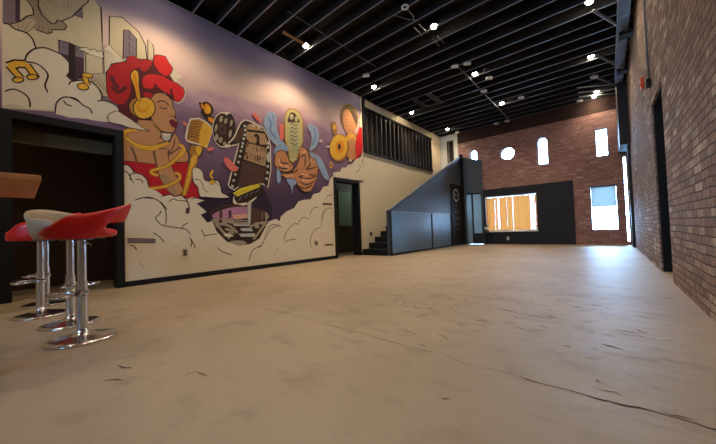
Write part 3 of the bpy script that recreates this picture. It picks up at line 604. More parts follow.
ink|0.0105|179,527,184,534,192,542,200,547,207,546,213,542,220,538,226,535,233,531,240,527,248,521,258,515,267,510,275,507,283,506,287,505,285,504,278,503,270,503,257,502,241,502,228,502,220,504,214,505,208,506,200,506,191,506,184,507,180,512,178,519,179,527
ink|0|442,650,445,651,450,651,454,651,457,654,461,658,464,660,470,661,475,660,481,658,486,654,490,649,492,643,493,636,491,627,489,620,487,616,484,613,484,611,489,609,496,607,502,604,504,598,504,592,503,586,501,582,497,579,492,578,486,578,479,580,473,583,469,587,465,592,461,597,456,602,451,608,447,613,448,616,451,619,452,623,450,627,447,632,444,637,442,642,441,647
amber|0|449,647,452,648,455,646,458,644,458,638,457,631,456,627,453,628,451,632,449,637,448,641,448,645
amber|0|464,651,468,654,473,653,477,651,481,647,484,642,485,636,485,629,483,623,480,618,476,615,470,613,466,614,462,616,460,619,459,625,459,633,461,644
amber|0|474,603,479,604,486,605,492,603,496,600,498,596,499,592,498,588,495,585,492,583,487,583,481,585,476,588,474,593,472,599
gold|0|468,636,470,640,474,643,476,643,479,639,480,632,480,626,477,622,473,619,470,619,468,623,468,630
golddk|0|412,578,439,588,466,581,483,568,485,547,465,484,437,491,399,494,394,505,402,548
cream|0.03|412,578,439,588,466,581,483,568,485,547,465,484,437,491,399,494,394,505,402,548,412,578
gold|0|457,579,466,578,476,571,483,564,486,560,487,556,485,547,480,527,473,503,465,486,455,483,445,487,437,495,436,508,438,525,441,541,445,556,450,570
ink|0.01044|404,561,409,565,416,570,423,573,431,574,439,574,445,573
ink|0.01044|403,551,408,555,415,560,422,564,430,564,438,564,443,563
ink|0.01044|402,542,407,546,414,551,421,554,429,555,437,553,442,552
ink|0.01044|401,533,406,537,413,542,420,545,428,545,435,543,441,542
ink|0.01044|400,524,405,527,412,532,419,536,427,535,434,533,439,531
ink|0.01044|399,514,404,518,411,523,418,526,426,525,433,523,438,521
ink|0.01044|398,505,403,509,411,514,418,517,425,516,432,513,436,510
golddk|0.012|448,559,441,492
golddk|0.012|455,559,448,493
golddk|0.012|462,559,454,494
golddk|0.012|469,558,461,496
golddk|0.012|476,558,467,497
ink|0.00812|457,579,452,569,446,555,441,541,439,524,438,507,437,495
golddk|0|425,483,434,484,444,485,451,482,452,474,449,462,445,452,441,446,436,441,429,439,421,440,411,443,405,449,404,460,407,472,410,481,414,484,419,484
ink|0.0105|425,483,434,484,444,485,451,482,452,474,449,462,445,452,441,446,436,441,429,439,421,440,411,443,405,449,404,460,407,472,410,481,414,484,419,484,425,483
gold|0|429,481,435,484,443,484,448,480,449,474,446,464,443,456,439,451,434,447,431,448,429,457,428,471
gold|0|411,439,422,452,433,446,432,431,391,298,379,293
golddk|0.02|411,439,422,452,433,446,432,431,391,298,379,293,411,439
golddk|0.025|428,438,389,305
ink|0.0145|395,365,405,361
cream|0|414,395,418,401,422,403,428,403,435,401,443,397,449,391,452,382,453,371,455,362,459,358,464,356,471,356,480,358,491,362,500,363,507,359,512,351,515,343,517,334,517,324,519,316,524,313,530,311,535,309,542,306,549,301,549,298,536,296,517,294,499,294,484,294,470,294,458,295,449,294,443,294,439,297,435,306,433,319,431,330,426,337,420,342,416,350,414,364,413,382
ink|0.014|414,395,418,401,422,403,428,403,435,401,443,397,449,391,452,382,453,371,455,362,459,358,464,356,471,356,480,358,491,362,500,363,507,359,512,351,515,343,517,334,517,324,519,316,524,313,530,311,535,309,542,306,549,301,549,298,536,296,517,294,499,294,484,294,470,294,458,295,449,294,443,294,439,297,435,306,433,319,431,330,426,337,420,342,416,350,414,364,413,382,414,395
ink|0.0116|419,358,425,358,432,358,439,356,443,352,446,346,448,341,450,335,450,329,452,324,458,319,465,315,470,313
ink|0.0116|500,363,498,361,496,358,496,354,502,348,511,342,517,338
gold|0|474,382,477,389,482,397,486,402,488,400,489,394,488,389,486,387,483,385,482,383,484,377,487,371,489,366,487,365,485,366,482,368,478,371,475,376
gold|0|494,355,493,351,490,347,486,345,481,345,476,346,474,349,473,352,474,356,477,359,481,362,486,362,490,361,493,358
ink|0.007|494,355,493,351,490,347,486,345,481,345,476,346,474,349,473,352,474,356,477,359,481,362,486,362,490,361,493,358,494,355
cream|0|582,580,578,547,568,519,553,501,538,498,524,510,515,533,513,563,517,595,527,623,541,641,556,645,570,635,580,612
cream|0|572,578,567,544,554,516,537,498,518,495,502,505,491,527,487,557,492,589,504,617,521,635,540,641,557,631,569,609
ink|0|582,581,579,552,571,527,560,512,548,510,537,520,531,541,529,568,532,597,540,622,551,637,563,641,573,631,580,610
ink|0|564,576,560,545,549,519,533,503,517,500,503,510,493,530,490,558,494,587,505,613,520,630,536,634,551,625,561,604
dovedk|0|530,609,528,603,525,598,522,595,519,595,516,597,515,602,516,608,518,614,521,619,524,622,527,622,530,620,530,615
dovedk|0|547,605,546,600,543,596,540,593,537,593,535,595,534,599,535,605,537,610,539,614,542,617,545,617,547,615,548,611
dovedk|0|569,603,567,597,565,592,562,589,559,589,558,592,557,597,558,603,560,609,563,614,565,617,568,617,570,615,570,610
dovedk|0|508,568,505,560,503,554,500,550,498,550,497,554,496,560,497,567,499,575,502,581,505,584,507,584,508,581,509,575
dovedk|0|564,558,562,551,559,545,556,541,553,541,551,545,551,550,552,558,554,565,557,571,560,575,563,575,565,571,565,566
dovedk|0|511,532,509,526,506,522,503,519,500,519,497,522,497,526,497,532,499,538,502,543,505,546,508,546,510,543,511,538
dovedk|0|526,524,524,519,522,515,518,513,515,513,512,515,511,519,512,524,513,529,516,534,520,536,523,536,526,534,527,530
dovedk|0|541,513,540,510,537,507,534,506,531,506,529,507,527,510,527,513,529,516,531,519,534,520,537,520,540,519,541,516
umber|0|543,572,541,560,536,551,530,544,522,543,516,546,512,554,511,564,512,575,517,585,523,591,531,593,537,590,541,582
ink|0|532,569,531,565,530,562,528,560,525,560,523,561,522,563,521,567,522,570,523,573,525,575,528,576,530,575,531,573
ink|0|562,530,575,549,604,614,622,631,640,632,709,618,733,581,742,545,741,436,724,354,702,368,596,354,570,331,552,340,546,349,587,499,594,526,578,516,557,508,550,519
cream|0.025|562,530,575,549,604,614,622,631,640,632,709,618,733,581,742,545,741,436,724,354,702,368,596,354,570,331,552,340,546,349,587,499,594,526,578,516,557,508,550,519,562,530
umber|0|574,541,585,560,600,584,612,599,616,596,617,584,616,571,613,561,609,551,603,542,595,535,585,528,578,525,574,527,572,531
tan|0|641,618,651,622,664,623,677,622,687,620,696,616,702,612,709,609,712,605,708,601,686,597,655,593,634,592,629,599,633,610
tan|0|633,587,654,594,683,596,706,596,715,593,718,587,719,580,725,569,730,557,725,548,700,542,664,539,638,542,627,554,626,573
ink|0.05|633,589,709,598
tan|0|629,537,724,530,714,447,613,463
umber|0|608,454,715,439,707,372,680,367,584,345
ink|0.07|673,579,681,577,681,539
ink|0.05|665,570,675,581
ink|0.05|669,542,690,542
ink|0.0116|638,562,719,570
umber|0.035|630,513,633,533,648,533
umber|0.035|632,523,642,523
umber|0.035|659,511,662,532
umber|0.035|675,531,673,510,688,509
umber|0.035|695,509,697,530,704,517,714,529,711,508
umber|0.04|634,491,624,494,621,484,631,479,629,468,618,470
umber|0.04|640,492,653,491
umber|0.04|643,466,646,491
umber|0.04|655,464,665,489,669,462
umber|0.04|659,474,667,473
umber|0.04|674,462,678,488,690,484,689,474,676,475,688,460
umber|0.04|697,485,712,484
umber|0.04|701,458,704,485
silver|0|617,610,627,610,626,600,616,599
silver|0|619,593,629,594,628,583,618,583
silver|0|616,572,626,573,625,562,615,562
silver|0|611,555,621,555,620,545,610,544
silver|0|606,534,616,535,615,524,605,524
silver|0|603,520,613,520,611,509,602,509
silver|0|597,500,607,500,606,490,596,490
silver|0|592,477,602,477,601,467,591,467
silver|0|586,453,595,452,594,442,585,443
silver|0|579,427,589,427,588,417,578,417
silver|0|571,400,581,399,579,389,570,390
silver|0|564,374,573,374,572,364,563,365
silver|0|558,351,568,350,567,340,557,341
silver|0|724,541,736,541,734,530,723,530
silver|0|724,501,736,501,734,490,723,490
silver|0|721,455,732,455,731,444,719,444
silver|0|718,427,730,426,728,415,717,416
silver|0|714,399,725,398,723,387,712,388
silver|0|725,559,736,560,735,549,724,548
silver|0|724,541,736,542,734,531,723,530
silver|0|656,620,666,620,665,610,655,609
silver|0|682,620,693,621,692,610,681,609
cream|0|674,336,675,320,664,302,644,284,619,272,594,267,574,269,563,279,563,294,572,311,591,328,615,341,640,347,662,346
ink|0|568,294,582,276,626,283,707,337,689,368,573,313
yellow|0|562,317,593,340,633,354,680,368,688,354,627,326,583,304
ink|0.0105|562,317,593,340,633,354,680,368,688,354,627,326,583,304,562,317
ink|0.0116|569,312,680,359
silver|0.018|587,288,602,306
silver|0.018|612,301,627,318
silver|0.018|637,314,653,330
silver|0.018|663,328,680,343
ink|0|729,178,713,148,673,126,619,116,563,119,516,133,485,155,475,182,486,208,518,229,566,242,622,244,676,232,715,208
ink|0|476,236,520,264,581,271,694,249,728,223,711,183,676,132,634,111,582,106,533,126,495,167,477,205
umber|0.03|476,236,520,264,581,271,694,249,728,223,711,183,676,132,634,111,582,106,533,126,495,167,477,205,476,236
rose|0|481,227,486,233,497,239,509,245,520,249,532,253,545,257,557,260,569,262,582,263,598,264,614,265,626,261,634,248,636,231,626,217,590,212,542,210,504,211,487,214,481,220
dovedk|0|680,242,715,243,726,226,715,212,682,208
peach|0|560,229,625,235,626,220,567,214
silver|0|624,283,643,284,637,194,624,194
ink|0.007|624,283,643,284,637,194,624,194,624,283
umber|0|644,260,675,261,676,198,639,198
umber|0|509,247,520,247,519,216,508,216
umber|0|544,248,556,248,555,217,544,217
umber|0|675,247,691,247,690,208,674,208
umber|0|694,252,707,253,706,208,692,208
dovedk|0|487,216,506,214,508,181,492,181
ink|0.0084|487,216,506,214,508,181,492,181,487,216
dovedk|0|515,211,537,208,539,194,520,194
ink|0.0084|515,211,537,208,539,194,520,194,515,211
dovedk|0|539,214,566,212,569,199,545,199
ink|0.0084|539,214,566,212,569,199,545,199,539,214
dovedk|0|650,193,676,190,678,174,656,174
ink|0.0084|650,193,676,190,678,174,656,174,650,193
dovedk|0|684,206,709,203,712,183,691,183
ink|0.0084|684,206,709,203,712,183,691,183,684,206
dovedk|0|566,211,624,209,627,203,573,203
ink|0.0084|566,211,624,209,627,203,573,203,566,211
dovedk|0|538,163,565,160,568,152,544,153
ink|0.0084|538,163,565,160,568,152,544,153,538,163
silver|0|557,199,629,201,636,184,566,185
silver|0|589,175,639,177,646,162,599,164
silver|0|584,153,654,153,661,138,593,141
dovedk|0.05|483,212,492,200,504,183,516,168,527,155,539,144,546,136
dovedk|0.05|714,208,706,196,693,180,680,164,668,150,656,136,648,127
dovedk|0.05|508,194,518,193,533,190,547,185,560,176,571,165,579,157
dovedk|0.05|529,174,565,164
dovedk|0.05|634,179,640,183,649,189,660,193,676,196,695,197,709,198
dovedk|0.05|521,212,529,208,541,203,557,199,581,196,609,195,629,194
cream|0|522,150,524,153,529,156,536,156,545,154,557,150,563,146,559,144,551,143,542,143,534,144,526,147
dovedk|0|617,114,613,109,602,106,587,105,570,106,555,109,545,113,541,118,545,123,555,126,570,127,587,126,603,124,613,119
olive|0|821,589,822,694,834,727,852,746,884,752,918,741,932,709,928,602,912,568,888,505,861,486,841,497,837,554
golddk|0.028|821,589,822,694,834,727,852,746,884,752,918,741,932,709,928,602,912,568,888,505,861,486,841,497,837,554,821,589
umber|0|843,699,846,709,851,719,857,728,864,733,872,735,880,734,890,728,900,717,907,708,911,702,912,698,906,694,887,687,862,680,843,677,838,682,839,690
sage|0|848,679,903,693,901,541,842,530
sage|0|875,713,873,707,870,701,865,697,859,695,855,697,852,701,851,707,852,713,856,719,860,723,866,725,871,723,874,719
sage|0|900,709,899,702,896,697,892,693,888,692,884,693,882,698,881,704,882,711,885,716,889,720,893,721,897,720,900,715
umber|0.022|851,669,865,679,878,672,901,684
umber|0.022|851,650,864,660,877,653,900,665
umber|0.022|850,631,864,641,877,634,900,645
umber|0.022|850,612,863,622,876,615,899,626
umber|0.022|849,594,862,603,875,596,898,607
umber|0.022|848,575,862,584,875,577,898,588
umber|0.03|850,553,846,515
umber|0.03|863,556,859,517
umber|0.03|876,559,871,519
umber|0.03|890,561,884,521
umber|0.02|838,559,912,574
umber|0.02|843,511,893,517
haze|0|712,653,716,666,722,679,730,689,738,697,748,702,756,704,765,702,772,696,777,689,777,681,774,671,773,659,774,646,777,632,781,619,785,607,790,596,798,586,812,575,829,565,838,557,833,548,821,542,806,540,788,545,769,556,752,566,742,574,736,583,730,592,725,601,720,610,717,619,714,630,712,642
silver|0.012|712,653,716,666,722,679,730,689,738,697,748,702,756,704,765,702,772,696,777,689,777,681,774,671,773,659,774,646,777,632,781,619,785,607,790,596,798,586,812,575,829,565,838,557,833,548,821,542,806,540,788,545,769,556,752,566,742,574,736,583,730,592,725,601,720,610,717,619,714,630,712,642,712,653
haze|0|763,537,771,548,783,556,794,561,805,563,816,561,825,557,832,551,837,543,834,537,820,535,798,534,781,530,772,515,768,496,765,488,762,499,761,519
silver|0|722,501,727,509,734,517,739,520,743,515,744,505,744,495,742,484,737,474,732,467,727,469,723,474,720,481,719,487,719,494
haze|0|963,697,974,700,991,702,1005,702,1014,700,1022,696,1027,689,1032,678,1035,664,1035,649,1032,632,1025,613,1016,597,1000,582,981,569,969,565,971,575,980,595,986,615,986,631,984,647,980,660,976,667,970,670,966,674,963,682,960,690
silver|0.012|963,697,974,700,991,702,1005,702,1014,700,1022,696,1027,689,1032,678,1035,664,1035,649,1032,632,1025,613,1016,597,1000,582,981,569,969,565,971,575,980,595,986,615,986,631,984,647,980,660,976,667,970,670,966,674,963,682,960,690,963,697
haze|0|969,556,984,557,1008,552,1030,546,1042,539,1051,530,1060,518,1071,500,1082,479,1091,461,1096,448,1099,438,1098,431,1090,428,1078,428,1065,434,1053,449,1040,470,1027,489,1017,501,1007,510,998,520,985,533,972,547
silver|0.01|969,556,984,557,1008,552,1030,546,1042,539,1051,530,1060,518,1071,500,1082,479,1091,461,1096,448,1099,438,1098,431,1090,428,1078,428,1065,434,1053,449,1040,470,1027,489,1017,501,1007,510,998,520,985,533,972,547,969,556
haze|0|773,461,779,455,787,438,793,421,794,409,792,398,790,390,787,384,783,380,779,379,776,380,772,383,770,393,769,415,770,444
haze|0|823,401,831,408,846,412,859,413,871,409,881,402,885,394,880,387,868,379,859,370,856,356,855,341,853,334,852,340,850,355,846,369,837,380,827,392
blue|0.03|732,674,737,668,744,658,749,648,747,637,742,626,742,615,752,603,766,590,777,581
blue|0.03|756,691,761,651
blue|0.03|1004,690,1007,678,1010,661,1010,643,1003,624,993,605,985,591
fist|0|765,506,768,515,772,521,778,527,788,531,801,535,812,536,820,532,828,526,833,518,837,509,839,498,842,490,849,484,856,481,861,476,863,470,863,463,861,457,856,451,849,446,841,442,831,439,820,436,809,436,798,437,788,441,778,446,771,451,764,458,760,466,760,479,762,494
ink|0.0154|765,506,768,515,772,521,778,527,788,531,801,535,812,536,820,532,828,526,833,518,837,509,839,498,842,490,849,484,856,481,861,476,863,470,863,463,861,457,856,451,849,446,841,442,831,439,820,436,809,436,798,437,788,441,778,446,771,451,764,458,760,466,760,479,762,494,765,506
fist|0|899,556,924,576,956,564,961,537,1007,526,1023,484,1014,430,999,397,968,356,929,350,892,372,876,407,835,408,796,415,797,427,859,444,884,474,903,512
ink|0.0154|899,556,924,576,956,564,961,537,1007,526,1023,484,1014,430,999,397,968,356,929,350,892,372,876,407,835,408,796,415,797,427,859,444,884,474,903,512,899,556
umber|0.035|786,497,788,491,791,483,798,477,812,476,829,478,842,479
umber|0.035|910,517,919,526,931,537,939,539,940,522,936,495,933,476
umber|0.035|961,537,966,527,973,513,974,499,964,485,948,472,944,466,963,470,993,480,1016,487
umber|0.035|796,427,814,430,839,433,860,438,875,445,887,453,894,459
umber|0.035|893,420,905,425,923,431,943,437,966,441,992,443,1010,445
umber|0.035|893,423,905,420,922,417,942,417,968,424,997,435,1018,443
umber|0.035|892,400,905,396,922,390,941,388,962,394,985,404,1001,412
umber|0.035|885,378,897,374,915,369,933,368,952,375,972,385,985,393
umber|0.035|779,454,788,452,802,450,815,451,828,456,840,464,848,469
peach|0.05|816,464,841,460
peach|0.05|925,548,944,557
peach|0.05|975,522,982,500
peach|0.05|814,413,860,427
peach|0.05|907,438,957,436
peach|0.05|913,411,964,409
peach|0.05|783,496,784,489,786,479,788,471,793,466,799,462,803,460
olivedk|0|1362,846,1359,807,1340,770,1311,744,1277,733,1245,739,1221,761,1209,793,1212,830,1228,865,1255,892,1289,905,1322,901,1349,880
golddk|0.02|1362,846,1359,807,1340,770,1311,744,1277,733,1245,739,1221,761,1209,793,1212,830,1228,865,1255,892,1289,905,1322,901,1349,880,1362,846
fist|0|1235,846,1248,857,1265,864,1280,865,1290,861,1297,851,1304,841,1311,833,1317,825,1323,816,1331,805,1340,793,1342,779,1334,759,1319,737,1303,722,1287,716,1269,717,1254,724,1242,737,1233,756,1228,777,1226,801,1229,826
umber|0|1292,870,1300,872,1313,870,1325,865,1336,855,1346,842,1352,829,1350,817,1344,805,1338,799,1333,802,1329,812,1323,821,1317,830,1310,840,1304,848,1298,857,1293,865
umber|0.03|1258,805,1287,806
umber|0.03|1265,767,1316,773
umber|0.03|1288,827,1306,791
scarlet|0|1314,700,1353,740,1374,788,1397,785,1397,665,1395,636,1355,598,1316,564,1320,635
ink|0.0084|1314,700,1353,740,1374,788,1397,785,1397,665,1395,636,1355,598,1316,564,1320,635,1314,700
cream|0|1384,867,1397,885,1397,791,1380,788
fist|0|1242,673,1249,700,1260,727,1272,745,1283,749,1295,746,1307,741,1321,741,1335,740,1343,731,1340,708,1331,677,1325,648,1326,625,1329,604,1326,587,1314,574,1296,564,1280,562,1267,568,1256,580,1247,598,1242,620,1240,647
ink|0.0105|1242,673,1249,700,1260,727,1272,745,1283,749,1295,746,1307,741,1321,741,1335,740,1343,731,1340,708,1331,677,1325,648,1326,625,1329,604,1326,587,1314,574,1296,564,1280,562,1267,568,1256,580,1247,598,1242,620,1240,647,1242,673
golddk|0|1136,753,1142,759,1151,763,1158,762,1165,758,1171,749,1175,738,1175,722,1173,704,1168,691,1161,689,1151,692,1142,698,1137,706,1133,716,1130,727,1130,736,1132,746
gold|0|1171,737,1170,730,1165,724,1159,720,1153,719,1147,720,1144,724,1143,730,1144,736,1148,742,1154,746,1161,748,1166,747,1170,743
golddk|0|1271,631,1256,593,1227,562,1191,543,1156,540,1128,553,1112,578,1110,612,1124,647,1150,679,1185,700,1221,705,1252,694,1270,668
gold|0|1255,632,1241,597,1215,568,1184,551,1153,548,1128,560,1114,584,1113,615,1125,648,1149,677,1179,696,1211,701,1238,690,1254,666
golddk|0.015|1255,632,1241,597,1215,568,1184,551,1153,548,1128,560,1114,584,1113,615,1125,648,1149,677,1179,696,1211,701,1238,690,1254,666,1255,632
amber|0|1230,633,1223,615,1210,600,1194,591,1178,589,1165,595,1157,608,1157,624,1163,642,1176,657,1192,667,1208,669,1222,663,1230,651
ink|0|1200,630,1199,622,1195,615,1190,611,1185,610,1180,612,1177,618,1176,625,1178,634,1181,641,1186,645,1192,646,1196,644,1199,638
yellow|0.03|1139,637,1142,645,1146,656,1154,666,1167,674,1184,682,1195,688
gold|0.06|1232,679,1249,692,1272,709,1293,719,1309,717,1323,708,1333,701
gold|0.06|1222,661,1235,668,1253,680,1272,691,1289,702,1306,714,1318,722
umber|0.03|1262,702,1268,623
cream|0|1079,606,1109,618,1112,607
cream|0|1031,624,1052,640,1059,626
cream|0|1255,558,1281,575,1290,557
gold|0.03|1104,512,1108,518,1113,526,1118,530,1123,528,1128,522,1130,516,1127,509,1122,502,1116,498,1112,500,1107,505,1104,509
salmon|0|466,475,468,480,473,485,478,488,483,489,490,489,492,487,489,482,483,476,477,472,473,471,468,473
salmon|0|528,448,531,454,536,458,542,458,550,454,559,446,567,438,576,431,584,424,588,418,584,412,575,406,566,404,558,407,549,413,541,421,535,430,530,440
salmon|0|657,664,660,670,666,674,673,674,681,666,691,654,696,645,693,642,685,642,677,645,669,650,661,658
salmon|0|385,562,387,563,391,563,395,561,396,557,397,552,397,548,394,547,390,548,387,550,385,553,384,558
salmon|0|211,344,215,344,220,342,223,338,220,333,215,326,211,324,210,329,210,338
salmon|0|671,670,675,667,682,659,687,652,691,646,695,642,695,639,690,639,682,640,676,644,673,653,671,664
salmon|0|794,649,799,659,807,663,813,659,815,641,816,615,814,595,808,585,801,581,795,585,792,603,792,629
rose|0.03|537,445,566,415
cream|0|212,380,227,379,239,362,258,357,274,340,279,314,298,307,310,299,321,288,341,295,355,289,370,293,381,294,396,285,415,292,436,285,454,282,436,274,425,269,453,246,460,239,439,228,462,199,480,205,495,165,533,124,582,104,634,109,676,130,713,190,724,204,760,215,780,204,784,223,815,249,861,267,889,301,924,311,967,316,984,343,1030,356,1055,387,1092,397,1107,435,1133,457,1132,473,1186,486,1205,511,1235,515,1254,531,1294,547,1326,579,1374,598,1393,633,1397,637,1397,456,1350,453,1137,450,1134,47,1133,6,208,4
ink|0.01508|211,381,216,381,221,381,227,380,231,376,235,371,238,367,240,362,242,358,242,355
ink|0.01508|231,332,231,337,231,345,232,352,236,355,241,357,247,358,254,357,261,355,268,352,272,346,276,338,278,331,280,326,280,321,280,318
ink|0.01508|211,361,215,361,219,360,224,358,227,353,230,347,232,341,235,335,238,328,241,324
ink|0.01508|242,338,247,338,253,339,259,338,262,335,263,330,264,326
ink|0.01508|247,274,251,276,257,278,264,280,273,280,284,279,292,278
ink|0.01508|240,270,246,273,255,277,264,280,271,282,278,283,286,282,293,280,301,276,308,271,314,265,319,257,324,249,326,241,328,232,328,222,328,211,327,198,326,190
ink|0.01508|314,241,313,238,312,234,310,230,306,225,300,220,297,214,300,208,305,201,310,195,314,192,318,190,326,188,341,185,359,182,374,179,383,177,388,176,392,173,397,167,401,160,403,154
ink|0.01508|374,179,376,182,379,187,382,191,387,194,392,196,397,197
ink|0.01508|289,168,294,163,302,157,309,150,315,143,319,136,322,130
ink|0.01508|334,269,339,273,345,278,351,282,356,281,360,278,365,276,373,276,383,277,390,276,395,272,398,266,400,260,401,253,400,246,399,242
ink|0.01508|314,287,317,288,320,290,324,291,331,294,338,296,345,297,349,295,351,291,355,290,360,291,366,295,373,296,382,292,394,285,402,280
ink|0.01508|227,131,231,129,236,126,240,123,242,119,244,115,245,112
ink|0.01508|252,73,263,52
ink|0.01508|351,113,363,114
ink|0.01508|656,89,665,93,678,99,689,106,695,116,699,128,703,140,707,152,712,164,718,174,727,182,738,188,750,190,765,187,780,181,791,176
ink|0.01508|799,116,802,127,807,142,815,157,828,170,844,183,858,191,870,193,881,190,888,188
ink|0.01508|888,188,889,193,889,200,892,207,900,214,910,221,921,224,931,222,942,217,949,213
ink|0.01508|962,71,959,82,956,98,956,114,962,129,971,145,984,158,1002,167,1023,172,1038,175
ink|0.01508|1038,175,1037,189,1036,210,1039,228,1050,243,1064,256,1074,265
ink|0.01508|743,48,764,82
ink|0.01508|949,213,969,262
ink|0.01508|312,270,316,265,321,258,325,252,328,248,330,245,332,243
ink|0.01508|378,294,383,289,390,282,396,274,398,264,400,253,401,245
ink|0.01508|438,176,442,168,448,158,453,150,455,149,456,151,461,152,473,153,488,155,498,155
ink|0.01508|453,150,449,128
ink|0.01508|784,188,769,183,748,177,730,168,719,155,712,140,707,129
ink|0.01508|1048,213,1045,221,1041,232,1041,243,1049,255,1062,266,1075,274,1090,276,1105,275,1117,274
ink|0.01508|957,236,963,246,971,260,981,271,994,276,1008,277,1019,278
ink|0.01508|1068,316,1072,323,1078,333,1086,341,1097,345,1110,347,1120,349
ink|0.01508|407,283,412,286,419,289,426,291,434,290,443,287,449,286
ink|0.01508|399,146,404,140,409,130,414,121,416,114,417,109,418,105
ink|0.01508|1294,547,1268,510
ink|0.01508|1357,557,1361,550,1367,540,1366,530,1354,518,1336,506,1322,497
ink|0.01508|1393,625,1396,619,1397,609,1397,599,1396,587,1386,575,1379,567
ink|0.01508|1397,619,1397,613,1397,605,1397,594,1397,576,1397,555,1397,539
ink|0.01508|175,521,181,509
ink|0.01508|399,147,402,142,405,136,407,130,406,123,405,115,403,110
ink|0.01508|494,105,499,100,507,92,517,85,530,79,545,73,556,69
ink|0.01508|623,35,627,48,633,68,642,83,658,91,676,95,689,97
ink|0.01508|803,104,808,107,815,113,825,116,841,117,859,117,872,117
umber|0.1|389,243,401,241
mauve|0|222,151,296,145,296,133,222,136
ink|0.0084|222,151,296,145,296,133,222,136,222,151
brown|0|1052,84,1115,82,1115,73,1052,75
brown|0|1048,302,1114,303,1114,291,1047,290
umber|0|991,95,990,91,989,89,987,87,985,87,983,89,982,92,982,95,983,99,984,101,986,103,988,103,990,101,991,98"""
for li, ln in enumerate(MURAL.split('\n')):
    c, w, pts = ln.split('|'); w = float(w); v = [int(t)/200 for t in pts.split(',')]; P = list(zip(v[0::2], v[1::2])); x = XL+.0016+.00006*li; mi = pk.index(c)+1
    if w == 0:
        for tr in tessellate_polygon([[Vector((a, b, 0)) for a, b in P]]):
            try: bm.faces.new([bm.verts.new((x, *P[i])) for i in tr]).material_index = mi
            except ValueError: pass
    else:
        n = len(P); closed = P[0] == P[-1]; A = []; Z = []
        for i, p in enumerate(P):
            a = P[i-1] if i else (P[-2] if closed else p); b = P[i+1] if i < n-1 else (P[1] if closed else p)
            dx, dy = b[0]-a[0], b[1]-a[1]; L = math.hypot(dx, dy) or 1; h = w/2
            if not closed and w < .045 and i in (0, n-1): h *= .3
            A.append((p[0]-dy/L*h, p[1]+dx/L*h)); Z.append((p[0]+dy/L*h, p[1]-dx/L*h))
        for i in range(n-1): bm.faces.new([bm.verts.new((x, *q)) for q in (A[i], A[i+1], Z[i+1], Z[i])]).material_index = mi
me = bpy.data.meshes.new('mural'); bm.to_mesh(me); bm.free(); me.materials.append(M_sky)
for k_ in pk: me.materials.append(M_cream if k_ == 'cream' else mat('mural_'+k_, PAL[k_], .72, spec=.3, noise=(.4 if k_ in ('haze', 'fist', 'sage', 'umber', 'golddk') else .08), nscale=(22 if k_ in ('haze', 'fist', 'sage', 'umber', 'golddk') else 8)))
o = bpy.data.objects.new('mural', me); COL.objects.link(o)
tag(o, 'purple sky mural of a red-haired singer with gold headphones, microphone, film strip and clouds', 'mural')
